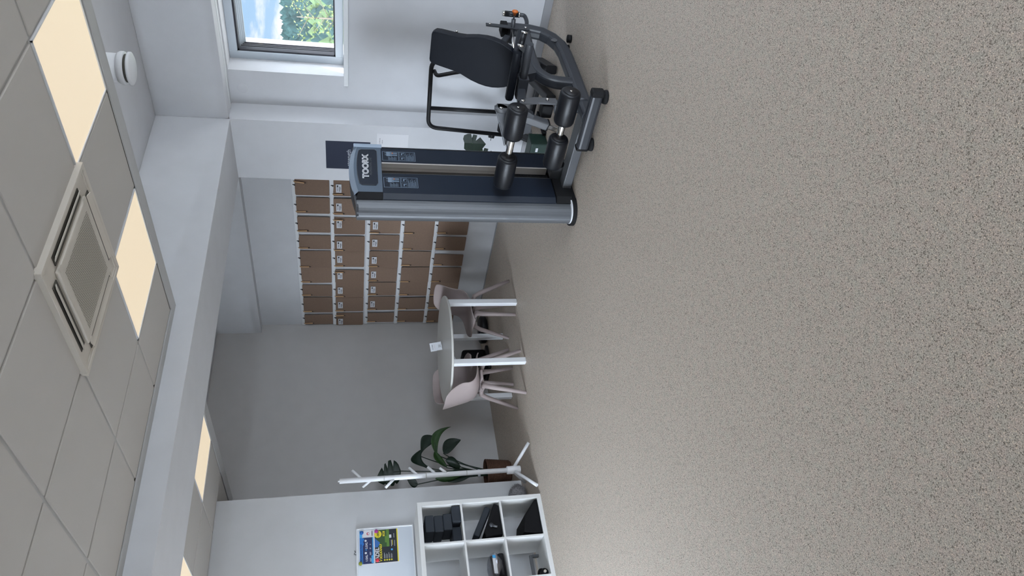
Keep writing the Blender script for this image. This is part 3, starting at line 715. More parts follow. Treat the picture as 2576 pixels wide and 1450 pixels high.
rect(bm, 2.60, 2.764, 1.345, 1.37, 7, 3); rect(bm, 2.64, 2.70, 1.37, 1.385, 7, 3)
rect(bm, 2.456, 2.764, 1.266, 1.276, 5, 2)
lathe(bm, [(.034, yq-.0018), (.034, yq-.0016), (.001, yq-.0016)], c=(2.722, 0, 1.447), axis='y', seg=24, mi=5)
textbm(bm, '-20%', (2.722, yq-.0022, 1.446), ux, uz, .028, 8, .0006)
rect(bm, 2.700, 2.748, 1.385, 1.404, 5, 4); textbm(bm, '24€', (2.722, yq-.0022, 1.394), ux, uz, .018, 8, .0004); rect(bm, 2.700, 2.742, 1.409, 1.425, 8, 4)
textbm(bm, 'PADEL', (2.53, yq-.0015, 1.455), ux, uz, .046, 2, .0014); textbm(bm, 'V SOLKANU!', (2.545, yq-.0015, 1.424), ux, uz, .028, 5, .0009, shear=.25)
for k in range(4):
    lathe(bm, [(.0075, yq-.0012), (.0075, yq-.0010), (.001, yq-.0010)], c=(2.478, 0, 1.393-.021*k), axis='y', seg=16, mi=5)
    rect(bm, 2.492, 2.545-(k % 2)*.01, 1.394-.021*k, 1.3965-.021*k, 2, 2); rect(bm, 2.492, 2.530, 1.387-.021*k, 1.3885-.021*k, 2, 2)
rect(bm, 2.60, 2.66, 1.325, 1.329, 2, 2); rect(bm, 2.61, 2.66, 1.315, 1.319, 5, 2); rect(bm, 2.60, 2.655, 1.295, 1.298, 2, 2); rect(bm, 2.68, 2.72, 1.30, 1.303, 2, 2); rect(bm, 2.68, 2.71, 1.325, 1.345, 2, 4)
lathe(bm, [(.009, yq-.0014), (.009, yq-.0012), (.006, yq-.0012)], c=(2.57, 0, 1.325), axis='y', seg=16, mi=3)
part('print', bm, PM, t)
for (x, z, col, nm) in ((2.747, 1.594, (.01, .10, .38), 'dark blue'), (2.463, 1.609, (.22, .24, .02), 'olive green'), (2.750, 1.461, (.35, .03, .24), 'purple'), (2.480, 1.459, (.62, .02, .04), 'red')):
    bm = B(); lathe(bm, [(.001, yb-.017), (.012, yb-.017), (.0165, yb-.013), (.017, yb-.004), (.001, yb-.004)], c=(x, 0, z), axis='y', seg=24)
    solo('magnet', bm, mat(nm+' magnet plastic', col, .3), 'round %s magnet holding paper on the whiteboard' % nm, 'magnet', (x, yb, z))

# ================================================================== CUBE SHELF AND ITS CONTENTS
sx1 = 2.735; sx0 = sx1-1.47; sy0_, sy1_ = 5.945, 6.335; H = 1.125
t = thing('cube_shelf', 'white open cube shelf with three rows under the whiteboard', 'shelf', ((sx0+sx1)/2, sy0_, 0))
bm = B(); box(bm, (sx0, sy0_, H-.038), (sx1, sy1_, H), .001); part('top_board', bm, 'shelf', t)
bm = B(); box(bm, (sx0, sy0_, 0), (sx1, sy1_, .038), .001); part('bottom_board', bm, 'shelf', t)
for x in (sx0, sx1-.038): bm = B(); box(bm, (x, sy0_, .038), (x+.038, sy1_, H-.038), .001); part('side_board', bm, 'shelf', t)
CXs = [sx1-.038-.3345-.3505*k for k in range(4)]
for k in range(3): x = CXs[k]-.016; bm = B(); box(bm, (x, sy0_+.002, .038), (x+.016, sy1_, H-.038)); part('upright', bm, 'shelf', t)
ZR = [.038, .038+.3385+.016, .038+2*(.3385+.016)]
for z in ZR[1:]:
    for k in range(4): bm = B(); box(bm, (CXs[k], sy0_+.002, z-.016), (CXs[k]+.3345, sy1_, z)); part('shelf_board', bm, 'shelf', t)
A0 = CXs[0]; A1 = A0+.3345; B0 = CXs[1]; B1 = B0+.3345
# slate yoga blocks
def yblock(c, ang, label):
    bm = B(); box(bm, (-.075, -.115, 0), (.075, .115, .078), .010, 0, 3)
    o = solo('yoga_block', bm, 'block', label, 'yoga block', (0, 0, 0), 'slate foam blocks in the cube shelf'); o.location = c; o.rotation_euler = (0, 0, ang); return o
zz = ZR[2]+.001
yblock((A1-.085, sy0_+.135, zz), .03, 'slate foam block at the bottom right of the stack in the shelf')
for k, (dx, dy, nm) in enumerate(((-.14, .15, 'second from bottom'), (-.155, .145, 'third from bottom'), (-.152, .14, 'topmost'))):
    yblock((A1+dx, sy0_+dy, zz+.0795*(k+1)), .02*k-.02, 'slate foam block %s in the right-hand stack' % nm)
yblock((A1-.248, sy0_+.20, zz), 0, 'slate foam block on the shelf floor left of the stack')
yblock((A1-.14-.158+.035, sy0_+.28-.02, zz+.0795), 0, 'slate foam block lying on the left lower block') if False else None
# black things in the middle cell
zz = ZR[1]+.001
bm = B(); prism(bm, [(A0+.04, sy0_+.03, zz+.0), (A1-.03, sy0_+.03, zz+0), (A1-.012, sy0_+.03, zz+.03), (A1-.012, sy0_+.03, zz+.045), (A0+.20, sy0_+.03, zz+.105), (A0+.07, sy0_+.03, zz+.165), (A0+.02, sy0_+.03, zz+.15)], (0, .3, 0), 0, .01)
solo('equipment_bag', bm, 'bag', 'black soft bag lying in the middle cube of the shelf', 'bag', ((A0+A1)/2, sy0_+.1, zz))
bm = B(); a = V(A0+.05, sy0_+.18, zz+.235); b_ = V(A1-.03, sy0_+.18, zz+.095); d = (b_-a).normalized()
obox(bm, (a+b_)/2, d, (0, 1, 0), d.cross(V(0, 1, 0)), ((b_-a).length, .26, .055), .012)
solo('foam_pad', bm, 'block', 'black foam pad leaning aslant on the bag in the shelf', 'pad', (A0+.16, sy0_+.18, zz+.13))
bm = B(); tube(bm, [(A0+.10, sy0_+.012, zz+.045), (A0+.115, sy0_+.014, zz+.085)], .010, 12, 0); lathe(bm, [(.001, sy0_+.0), (.018, sy0_+.002), (.018, sy0_+.026), (.001, sy0_+.028)], c=(A0+.12, 0, zz+.097), axis='y', seg=20, mi=1)
solo('hand_grip', bm, ['silverp', 'gunmetal'], 'small grey hand grip with round head in front of the black bag', 'hand grip', (A0+.11, sy0_+.01, zz+.05))
# black wedge bag in the bottom cell
zz = ZR[0]+.001
bm = B(); prism(bm, [(A0+.01, sy0_+.004, zz), (A1-.005, sy0_+.004, zz), (A1-.012, sy0_+.004, zz+.025), (A0+.19, sy0_+.004, zz+.135), (A0+.03, sy0_+.004, zz+.17), (A0+.008, sy0_+.004, zz+.06)], (0, .34, .02), 0, .012)
solo('wedge_bag', bm, 'bag', 'black wedge shaped bag in the bottom cube of the shelf', 'bag', ((A0+A1)/2, sy0_+.1, zz))
# plastic wrapped dark items
zz = ZR[1]+.001
t = thing('plastic_bag', 'clear plastic bag of dark rolled bands in the middle cube', 'plastic bag', (B0+.15, sy0_+.15, zz))
def lump(bm, c, r, amp, seed, mi=0, nu=24, nv=14):
    rg = random.Random(seed); ph = [rg.uniform(0, 6) for _ in range(9)]; rings = []
    for i in range(nv+1):
        a = PI*i/nv; row = []
        for k in range(nu):
            b_ = 2*PI*k/nu
            q = 1+amp*(math.sin(3*b_+ph[0]+2*a)+.6*math.sin(7*b_+ph[1]-3*a)+.5*math.sin(5*a+ph[2]+b_)+.5*math.sin(11*b_+ph[3]))
            row.append(bm.verts.new((c[0]+r[0]*q*math.sin(a)*math.cos(b_), c[1]+r[1]*q*math.sin(a)*math.sin(b_), max(c[2]+r[2]*q*math.cos(a), c[2]-r[2]))))
        rings.append(row)
    for i in range(nv):
        for k in range(nu):
            try: f = bm.faces.new((rings[i][k], rings[i][(k+1) % nu], rings[i+1][(k+1) % nu], rings[i+1][k])); f.material_index = mi
            except ValueError: pass
    bmesh.ops.remove_doubles(bm, verts=bm.verts, dist=1e-5)
bm = B()
for k, (y, z) in enumerate(((.10, .035), (.165, .04), (.13, .090), (.22, .04))): tube(bm, [(B0+.05, sy0_+y, zz+z), (B0+.24, sy0_+y+.01, zz+z+.002)], .030, 14)
part('contents', bm, 'black', t)
bm = B(); lump(bm, (B0+.150, sy0_+.16, zz+.082), (.125, .115, .070), .04, 3); part('film', bm, 'film', t)
bm = B(); obox(bm, (B0+.125, sy0_+.043, zz+.105), (1, 0, 0), (0, 1, .35), (0, -.35, 1), (.13, .002, .035)); part('label_strip', bm, 'sticker', t, 'white label strip')
bm = B(); obox(bm, (B0+.205, sy0_+.045, zz+.105), (1, 0, 0), (0, 1, .35), (0, -.35, 1), (.025, .002, .03)); part('blue_label', bm, cL, t, 'blue end of the label')
# small items in the lowest cell
zz = ZR[0]+.001
bm = B(); box(bm, (B0+.03, sy0_+.30, zz+.055), (B0+.28, sy0_+.32, zz+.085), .002); box(bm, (B0+.03, sy0_+.29, zz), (B0+.05, sy0_+.33, zz+.06)); box(bm, (B0+.26, sy0_+.29, zz), (B0+.28, sy0_+.33, zz+.06))
solo('metal_bracket', bm, 'silverp', 'flat grey metal bar at the back of the bottom cube', 'metal bar', (B0+.15, sy0_+.31, zz))
for k, (dx, dz, r) in enumerate(((.035, .035, .034), (.03, .105-.04, .0), )):
    if r == 0: continue
    bm = B(); lathe(bm, [(.001, sy0_+.06), (r, sy0_+.065), (r, sy0_+.11), (.001, sy0_+.115)], c=(B0+dx+.005, 0, zz+dz), axis='y', seg=20); tube(bm, [(B0+dx+.005, sy0_+.04, zz+dz), (B0+dx+.005, sy0_+.13, zz+dz)], .012, 10, 1)
    solo('small_wheel', bm, ['rubber', 'chrome'], 'small black wheel on the floor of the bottom cube', 'wheel', (B0+dx, sy0_+.08, zz))
bm = B(); lump(bm, (B0+.065, sy0_+.18, zz+.034), (.045, .04, .030), .08, 8); solo('crumpled_pouch', bm, 'bag', 'small crumpled black pouch behind the wheel in the bottom cube', 'pouch', (B0+.045, sy0_+.18, zz))
# shaggy grey bundle between shelf and wall
t = None
bm = B(); lump(bm, (2.93, 6.44, .085), (.14, .085, .085), .03, 5, 0, 40, 24)
rg = random.Random(2); vs = [v.co.copy() for v in bm.verts]
for c in vs:
    for _ in range(5):
        d = (c-V(2.93, 6.44, .085)).normalized()+V(rg.uniform(-.6, .6), rg.uniform(-.6, .6), rg.uniform(-.4, .6)); p = c+V(rg.uniform(-.01, .01), rg.uniform(-.01, .01), 0); e = p+d.normalized()*rg.uniform(.008, .02)
        if e.z < .002: e.z = .002
        s = V(rg.uniform(-1, 1), rg.uniform(-1, 1), 0).normalized()*.0018
        bm.faces.new([bm.verts.new(p-s), bm.verts.new(p+s), bm.verts.new(e)])
solo('shaggy_rug', bm, 'fur', 'bundled grey shaggy rug on the floor behind the cube shelf', 'rug', (2.93, 6.44, 0))

# ================================================================== GYM MACHINE
mc = (4.4, 2.95, 0)
T = thing('leg_press_machine', 'grey leg exercise machine with black seat, rollers and weight tower', 'exercise machine', mc)
T.name = 'leg_exercise_machine'
def yz_box(bm, x0, x1, y0, y1, z0, z1, bev=.003, mi=0): box(bm, (x0, y0, z0), (x1, y1, z1), bev, mi)
# --- tower
def plan(z, inset=0):                                              # plan outline of the tower: half-oval ends
    pts = []
    for k in range(13):
        a = PI/2+PI*k/12; pts.append((3.945+(.125-inset)*math.cos(a), 3.545+(.098-inset)*math.sin(a), z))
    for k in range(13):
        a = -PI/2+PI*k/12; pts.append((4.525+(.105-inset)*math.cos(a)*.2, 3.545+(.098-inset)*math.sin(a), z))
    return pts
bm = B()
pts = [(3.945, 3.643, .035)]+[(3.945+.115*math.cos(PI/2+PI*k/16), 3.556+.086*math.sin(PI/2+PI*k/16), .035) for k in range(17)]
prism(bm, pts[1:], (0, 0, 1.61)); part('side_post', bm, 'silver', T, 'rounded silver post')
bm = B(); prism(bm, [(4.500+.028*math.cos(-PI/2+PI*k/12), 3.545+.105*math.sin(-PI/2+PI*k/12), .035) for k in range(13)], (0, 0, 1.61)); part('side_post', bm, 'silver', T, 'slim silver post')
def shroud_half(xa, xb, z0, z1, bevl, nm, mt='shroud'):
    bm = B()
    if bevl: pl_ = [(xa, 3.463), (xa+.040, 3.440), (xb, 3.440), (xb, 3.49), (xa, 3.49)]
    else: pl_ = [(xa, 3.440), (xb-.010, 3.440), (xb, 3.455), (xb, 3.49), (xa, 3.49)]
    prism(bm, [(x, y, z0) for x, y in pl_], (0, 0, z1-z0)); return part(nm, bm, mt, T)
fl = shroud_half(3.924, 4.185, .155, 1.457, True, 'front_cover'); frr = shroud_half(4.312, 4.497, .135, 1.457, False, 'front_cover')
bm = B()   # lower skirt
prism(bm, [(3.920, 3.46, .02), (3.965, 3.428, .02), (4.17, 3.425, .02), (4.17, 3.50, .02), (3.935, 3.50, .02)], (0, 0, .130)); part('base_cover', bm, 'rubber', T, 'black lower cover')
bm = B(); prism(bm, [(4.315, 3.43, .02), (4.49, 3.43, .02), (4.49, 3.5, .02), (4.315, 3.5, .02)], (0, 0, .112))
part('base_cover', bm, 'rubber', T, 'black lower cover')
bm = B(); box(bm, (3.95, 3.60, .03), (4.50, 3.64, 1.64)); part('rear_cover', bm, 'shroud', T)
# edge strips by the slot
M['bright'] = mat('bright aluminium strip', (.50, .47, .44), .4, metal=.2); M['taupe'] = mat('taupe slot liner', (.12, .105, .092), .5)
bm = B(); box(bm, (4.300, 3.436, .16), (4.313, 3.50, 1.457), .002); part('slot_edge', bm, 'bright', T, 'light aluminium edge strip of the slot')
bm = B(); box(bm, (4.262, 3.475, .52), (4.300, 3.50, 1.457)); part('slot_liner', bm, 'taupe', T, 'taupe liner beside the slot')
bm = B(); box(bm, (4.185, 3.438, .155), (4.1885, 3.49, 1.457)); part('slot_edge', bm, 'silverp', T)
# guide rods, weight stack
for x in (4.222, 4.262): 
    bm = B(); tube(bm, [(x, 3.545, .12), (x, 3.545, 1.5)], .009, 12); part('guide_rod', bm, 'chrome', T)
bm = B(); tube(bm, [(4.205, 3.53, .52), (4.205, 3.53, 1.5)], .003, 6); part('cable', bm, 'rubber', T)
ws = None
for k in range(14):
    bm = B(); box(bm, (4.03, 3.505, .14+.026*k), (4.42, 3.59, .164+.026*k), .002); p_ = part('weight_plate', bm, 'rubber', T)
    bm = B(); textbm(bm, '%d' % (5*(14-k)), (4.232, 3.505, .152+.026*k), (1, 0, 0), (0, 0, 1), .020); rectm = part('number', bm, mat('gold number %d' % k, (.30, .20, .05), .5), p_)
bm = B(); box(bm, (4.20, 3.50, .505), (4.27, 3.56, .56), .004); part('stack_top', bm, 'black', T)
# header
def arch(u, zc, zs):  return zs+(zc-zs)*(1-u*u)
bm = B(); out = [(3.966, 3.432, 1.459), (4.497, 3.432, 1.459)]+[(4.497-(4.497-3.966)*k/12, 3.432, arch(2*k/12-1, 1.662, 1.632)) for k in range(13)]
prism(bm, out, (0, .17, 0)); part('header', bm, 'shroudh', T, 'grey blue header panel')
bm = B(); prism(bm, [(3.922, 3.462, 1.459), (3.966, 3.4325, 1.459), (3.966, 3.4325, 1.632), (3.922, 3.462, 1.648)], (0, .12, 0)); part('header_side', bm, 'rubber', T, 'black bevelled side of the header')
bm = B(); n = 16
for i in range(n):
    u0, u1 = -1+2*i/n, -1+2*(i+1)/n
    def pt(u, fr_): 
        if fr_: return (4.2315+.2655*u, 3.431, arch(u, 1.6625, 1.6325))
        return (4.246+.276*u, 3.475, arch(u, 1.698, 1.662))
    quad(bm, pt(u0, 1), pt(u1, 1), pt(u1, 0), pt(u0, 0))
    quad(bm, pt(u0, 0), pt(u1, 0), (pt(u1, 0)[0], 3.64, pt(u1, 0)[2]-.01), (pt(u0, 0)[0], 3.64, pt(u0, 0)[2]-.01), 1)
o = part('top_bevel', bm, ['capl', 'black'], T, 'arched top edge tinted pale blue like reflected sky')
bm = B(); prism(bm, [(3.99, 3.47, 1.655), (4.52, 3.47, 1.655), (4.52, 3.64, 1.645), (3.95, 3.645, 1.635), (3.86, 3.60, 1.632), (3.828, 3.545, 1.632), (3.86, 3.485, 1.632)], (0, 0, .016), 0); part('cap', bm, 'gunmetal', T, 'dark end cap on the post')
bm = B(); box(bm, (4.482, 3.43, 1.45), (4.524, 3.49, 1.662), .004); part('header_end', bm, 'capl', T, 'pale end strip of the header')
bm = B(); out = [(4.060, 3.4315, 1.491), (4.435, 3.4315, 1.491), (4.452, 3.4315, 1.505), (4.450, 3.4315, 1.605), (4.435, 3.4315, 1.624)]+[(4.435-.375*k/8, 3.4315, arch(2*k/8-1, 1.640, 1.625)) for k in range(1, 8)]+[(4.060, 3.4315, 1.624), (4.040, 3.4315, 1.605), (4.038, 3.4315, 1.505)]
prism(bm, out, (0, -.003, 0)); pb = part('badge', bm, 'shroud', T, 'dark badge panel')
bm = B()
loop = [Vector(p)+V(0, -.003, 0) for p in out]; tube(bm, loop+[loop[0], loop[1]], .0018, 5); part('badge_rim', bm, 'silverp', pb)
bm = B(); textbm(bm, 'TOORX', (4.249, 3.4283, 1.575), (1.28, 0, 0), (0, 0, 1), .060, 0, .0032); textbm(bm, 'PROFESSIONAL LINE', (4.249, 3.4283, 1.538), (1, 0, 0), (0, 0, 1), .0225, 1, 0, shear=.2)
textbm(bm, 'TOORX', (4.249, 3.4278, 1.575), (1.28, 0, 0), (0, 0, 1), .060, 2, -.0012)
part('lettering', bm, [mat('bright badge lettering', (.80, .82, .84), .3), 'silverp', 'shroud'], pb, 'bright TOORX lettering')
# instruction decals
M['decal'] = mat('pale decal ink', (.20, .27, .36), .5)
for (x0, x1, zt_, zb_, pr) in ((4.030, 4.142, 1.447, 1.200, fl), (4.340, 4.447, 1.447, 1.200, frr)):
    bm = B(); y = 3.4392
    def ln(xa, za, xb, zb2, w=.0014):
        quad(bm, (xa-w, y, za-w), (xb+w, y, za-w), (xb+w, y, zb2+w), (xa-w, y, zb2+w))
    ln(x0, zt_, x1, zt_); ln(x0, zb_, x1, zb_); ln(x0, zb_, x0, zt_); ln(x1, zb_, x1, zt_); ln(x0, zb_+.125, x1, zb_+.125)
    wd = x1-x0
    for fx in (.62, .84):                                          # two standing figures
        xx = x0+wd*fx; z = zt_-.022
        lathe(bm, [(.005, y-.0002), (.001, y-.0003)], c=(xx, 0, z), axis='y', seg=10)
        for (a, b2, c2, d2) in ((-.009, .009, -.035, -.007), (-.013, -.010, -.05, -.01), (.010, .013, -.05, -.01), (-.008, -.002, -.09, -.035), (.002, .008, -.09, -.035)):
            quad(bm, (xx+a, y, z+c2), (xx+b2, y, z+c2), (xx+b2, y, z+d2), (xx+a, y, z+d2))
    xx = x0+wd*.84; quad(bm, (xx-.006, y-.0003, zt_-.080), (xx+.006, y-.0003, zt_-.080), (xx+.006, y-.0003, zt_-.072), (xx-.006, y-.0003, zt_-.072), 1)
    for k in range(8): ln(x0+.008, zt_-.045-.008*k, x0+wd*.42-(k % 3)*.006, zt_-.045-.008*k, .0012)
    for s in (0, 1):
        xa = x0+.008+s*wd*.5; xb = xa+wd*.38
        za, zb2 = zb_+.118, zb_+.080; ln(xa, za, xb, za, .0008); ln(xa, zb2, xb, zb2, .0008); ln(xa, zb2, xa, za, .0008); ln(xb, zb2, xb, za, .0008)
        ln(xa+.01, (za+zb2)/2, xb-.012, (za+zb2)/2+.004, .002); ln(xb-.014, zb2+.006, xb-.012, (za+zb2)/2, .002)
    for k in range(11): ln(x0+.006, zb_+.070-.006*k, x1-.012-((k*7) % 5)*.011, zb_+.070-.006*k, .0010)
    part('decal', bm, ['decal', 'orange'], pr, 'pale printed instruction decal')
# tower feet
bm = B(); prism(bm, [(3.945+.135*math.cos(PI/2+PI*k/16), 3.545+.118*math.sin(PI/2+PI*k/16), .0) for k in range(17)], (0, 0, .03)); box(bm, (3.94, 3.427, 0), (4.14, 3.66, .03), .006); part('foot', bm, 'rubber', T, 'black rubber foot')
bm = B(); prism(bm, [(3.945+.121*math.cos(PI/2+PI*k/16), 3.545+.101*math.sin(PI/2+PI*k/16), .03) for k in range(17)], (0, 0, .010)); part('foot_ring', bm, 'whitem', T, 'pale ring above the foot')
bm = B(); box(bm, (4.40, 3.427, 0), (4.53, 3.66, .03), .006); part('foot', bm, 'rubber', T)
# --- base beams
sec = rsec(.10, .082, .3)
bm = B(); tube(bm, [(3.98, 2.72, .072), (4.55, 2.72, .070), (4.80, 2.72, .072), (4.92, 2.72, .088), (5.02, 2.72, .135), (5.09, 2.72, .205), (5.118, 2.72, .30), (5.122, 2.72, .40), (5.122, 2.72, .478)], 1, sec=sec, upv=(0, .0, 0) if False else None)
fr_main = part('main_frame', bm, 'gunmetal', T)
bm = B(); box(bm, (5.068, 2.677, .478), (5.176, 2.763, .532), .006); part('frame_cap', bm, 'rubber', T, 'black tube end cap')
bm = B(); tube(bm, rnd([(5.10, 2.72, .345), (4.72, 2.72, .362), (4.50, 2.72, .350), (4.405, 2.72, .265), (4.392, 2.72, .11)], .14, 8), 1, sec=rsec(.082, .082, .3))
part('seat_post', bm, 'gunmetal', T)
bm = B(); prism(bm, [(4.925, 2.6785, .170), (4.945, 2.6785, .157), (4.965, 2.6785, .13), (4.94, 2.6785, .112), (4.92, 2.6785, .12), (4.905, 2.6785, .14)], (0, -.001, 0)); part('frame_badge', bm, 'silverp', fr_main, 'small pale badge')
cbx = 3.945
bm = B(); tube(bm, [(cbx+.005, 2.515, .075), (cbx-.005, 2.94, .075)], 1, sec=rsec(.088, .062, .4)); part('cross_bar', bm, 'gunmetal', T)
for (ya, yb) in ((2.475, 2.52), (2.935, 2.965)):
    bm = B(); box(bm, (cbx-.033, ya, .03), (cbx+.036, yb, .12), .012); part('bar_cap', bm, 'rubber', T, 'black end cap')
for y in (2.53, 2.925):
    bm = B(); lathe(bm, [(.001, 0), (.046, 0), (.048, .008), (.044, .026), (.02, .034), (.001, .034)], c=(cbx+.008, y, 0), seg=28); part('foot', bm, 'rubber', T, 'black rubber foot')
for y in (2.68, 2.765):
    bm = B(); lathe(bm, [(.001, 0), (.03, 0), (.03, .03), (.001, .032)], c=(4.955, y-.01, 0), seg=20); part('foot', bm, 'rubber', T)
bm = B(); box(bm, (4.06, 2.75, .015), (4.165, 3.44, .085), .006); part('link_beam', bm, 'silverp', T, 'lighter grey floor beam to the tower')
bm = B(); box(bm, (4.20, 3.34, .03), (4.31, 3.46, .155), .008); box(bm, (4.17, 2.78, .015), (4.26, 3.40, .055), .006); part('pulley_bracket', bm, 'silverp', T)
bm = B(); lathe(bm, [(.001, 3.325), (.035, 3.325), (.035, 3.34), (.001, 3.34)], c=(4.235, 0, .09), axis='y', seg=20); part('pulley', bm, 'rubber', T)
bm = B(); tube(bm, [(3.99, 2.72, .072), (3.955, 2.72, .072)], 1, sec=rsec(.085, .085, .3)); lathe(bm, [(.001, 4.13), (.055, 4.13), (.055, 4.15), (.001, 4.15)], c=(0, 2.72, .085), axis='x', seg=24); part('weld_collar', bm, 'gunmetal', T)
# --- backrest
hwz = [(1.108, .098), (1.104, .116), (1.092, .128), (1.06, .134), (.97, .139), (.926, .142), (.88, .150), (.84, .164), (.80, .177), (.74, .189), (.69, .192), (.64, .186), (.60, .174), (.56, .156), (.53, .134), (.51, .105)]
def bx(z): return 4.56+(z-.55)*.24/.55
yc = 2.737
out = [(bx(z), yc-w_, z) for z, w_ in hwz]+[(bx(z), yc+w_, z) for z, w_ in reversed(hwz)]
bm = B(); prism(bm, out, (.050, 0, -.022), 0, .010, 3)
part('backrest', bm, 'vinyl', T, 'black contoured backrest pad')
bm = B(); prism(bm, [(p[0]+.052, yc+(p[1]-yc)*.96, .81+(p[2]-.81)*.985-.022) for p in out], (.010, 0, -.004)); part('back_plate', bm, 'rubber', T)
for (y, z) in ((2.60, .945),): 
    bm = B(); lathe(bm, [(.001, 0), (.009, 0), (.009, .012), (.001, .014)], c=(0, 0, 0), axis='x', seg=10); bmesh.ops.translate(bm, vec=(bx(z)+.064, y, z-.02), verts=bm.verts); part('bolt', bm, 'chrome', T)
bm = B(); obox(bm, (5.05, 2.662, .495), (.06, 0, 1), (0, 1, 0), (1, 0, -.06), (.34, .010, .042), .003); part('adjuster_plate', bm, 'gunmetal', T)
for z in (.355, .635): bm = B(); lathe(bm, [(.001, 2.647), (.010, 2.647), (.010, 2.658), (.001, 2.658)], c=(5.05+(z-.495)*.06, 0, z), axis='y', seg=10); part('bolt', bm, 'chrome', T)
bm = B(); tube(bm, [(5.02, 2.78, .455), (5.06, 2.60, .455)], .017, 14); tube(bm, [(5.06, 2.60, .455), (5.065, 2.575, .455)], .006, 8); kn = part('knob_stem', bm, 'gunmetal', T)
bm = B(); lathe(bm, [(.001, 2.535), (.022, 2.538), (.024, 2.545), (.013, 2.560), (.010, 2.577), (.001, 2.577)], c=(5.07, 0, .452), axis='y', seg=20); part('knob', bm, 'orange', kn, 'orange adjusting knob')
bm = B(); tube(bm, [(5.02, 2.74, .49), (4.78, 2.74, .62)], 1, sec=rsec(.05, .05, .2)); tube(bm, [(4.83, 2.74, .45), (4.70, 2.74, .78)], 1, sec=rsec(.05, .05, .2)); box(bm, (4.70, 2.70, .36), (4.76, 2.78, .47)); part('back_support', bm, 'gunmetal', T)
bm = B(); tube(bm, [(4.72, 2.66, .50), (4.98, 2.66, .47)], .010, 10); part('adjuster_rod', bm, 'chrome', T)
# --- seat: pad tilted up toward its front edge
sf = V(4.335, 2.655, .598); sb = V(4.66, 2.655, .515); d = (sb-sf).normalized(); nz = V(0, 1, 0).cross(d)*-1
if nz.z < 0: nz = -nz
bm = B(); obox(bm, (sf+sb)/2-nz*.030, d, (0, 1, 0), nz, ((sb-sf).length, .41, .062), .024); part('seat', bm, 'vinyl', T, 'black seat pad')
bm = B(); tube(bm, [(4.345, 2.80, .487), (4.345, 2.40, .492)], .028, 16); tube(bm, [(4.345, 2.82, .486), (4.345, 2.66, .488)], 1, sec=rsec(.075, .07, .15)); tube(bm, [(4.36, 2.66, .50), (4.72, 2.70, .40)], 1, sec=rsec(.05, .05, .2)); part('seat_cross_tube', bm, 'gunmetal', T)
bm = B(); prism(bm, [(4.40, 2.685, .50), (4.66, 2.685, .46), (4.66, 2.685, .36), (4.46, 2.685, .37)], (0, .07, 0)); part('seat_bracket', bm, 'gunmetal', T)
# handles
bm = B(); hp = rnd([(4.345, 2.56, .500), (4.37, 2.47, .505), (4.345, 2.43, .553), (4.33, 2.40, .556)], .05, 6); tube(bm, hp, .0165, 14); h1 = part('handle', bm, 'silverp', T)
a = V(4.335, 2.41, .556); b_ = V(4.365, 2.335, .540)
bm = B(); tube(bm, [a, b_], .021, 16); part('grip', bm, 'foam', h1, 'black foam grip')
bm = B(); tube(bm, [a-(b_-a)*.12, a+(b_-a)*.06], .023, 16); tube(bm, [b_-(b_-a)*.02, b_+(b_-a)*.12], .023, 16); part('grip_ring', bm, 'chrome', h1)
bm = B(); tube(bm, rnd([(5.14, 2.74, .315), (5.30, 2.73, .285), (5.37, 2.72, .295), (5.372, 2.72, .345)], .07, 6), .0165, 14); h2 = part('handle', bm, 'gunmetal', T)
bm = B(); tube(bm, [(5.372, 2.72, .345), (5.373, 2.72, .458)], .023, 16); part('grip', bm, 'foam', h2, 'black foam grip')
bm = B(); tube(bm, [(5.372, 2.72, .337), (5.372, 2.72, .347)], .025, 16); tube(bm, [(5.373, 2.72, .458), (5.373, 2.72, .480)], .022, 16); part('grip_ring', bm, 'chrome', h2)
# --- lever arms and rollers
bm = B(); prism(bm, [(4.125, 2.745, .535), (4.175, 2.745, .535), (4.215, 2.745, .42), (4.215, 2.745, .26), (4.15, 2.745, .26), (4.15, 2.745, .40)], (0, -.014, 0)); part('link_plate', bm, 'silverp', T)
for (x, z) in ((4.150, .515), (4.185, .330)):
    bm = B(); lathe(bm, [(.001, 2.715), (.012, 2.715), (.014, 2.731), (.001, 2.731)], c=(x, 0, z), axis='y', seg=12); part('bolt', bm, 'chrome', T)
bm = B(); tube(bm, [(4.16, 2.76, .515), (4.34, 2.76, .49)], 1, sec=rsec(.06, .06, .2)); part('arm_mount', bm, 'gunmetal', T)
bm = B(); tube(bm, [(4.18, 2.78, .27), (4.16, 2.75, .10)], 1, sec=rsec(.07, .08, .2)); part('arm_mount', bm, 'gunmetal', T)
bm = B(); lathe(bm, [(.001, 2.742), (.048, 2.742), (.048, 2.756), (.001, 2.756)], c=(4.075, 0, .676), axis='y', seg=28); box(bm, (4.075, 2.742, .58), (4.13, 2.756, .70), .003); part('pivot_plate', bm, 'silverp', T)
bm = B(); lathe(bm, [(.001, 2.735), (.012, 2.735), (.012, 2.742), (.001, 2.742)], c=(4.075, 0, .678), axis='y', seg=12); part('bolt', bm, 'chrome', T)
bm = B(); prism(bm, [(4.075, 2.77, .705), (4.075, 3.05, .600), (4.075, 3.05, .545), (4.075, 2.95, .50), (4.075, 2.77, .50)], (.055, 0, 0), 0, 0); part('swing_arm', bm, 'silverp', T, 'light grey tapered swing arm')
bm = B(); prism(bm, [(4.071, 2.765, .708), (4.071, 3.055, .602), (4.135, 3.055, .602), (4.135, 2.765, .708)], (0, 0, .006)); part('swing_arm_edge', bm, 'silver', T)
bm = B(); tube(bm, [(4.12, 2.84, .48), (4.11, 2.888, .315)], 1, sec=rsec(.066, .06, .15)); part('lower_arm', bm, 'silverp', T)
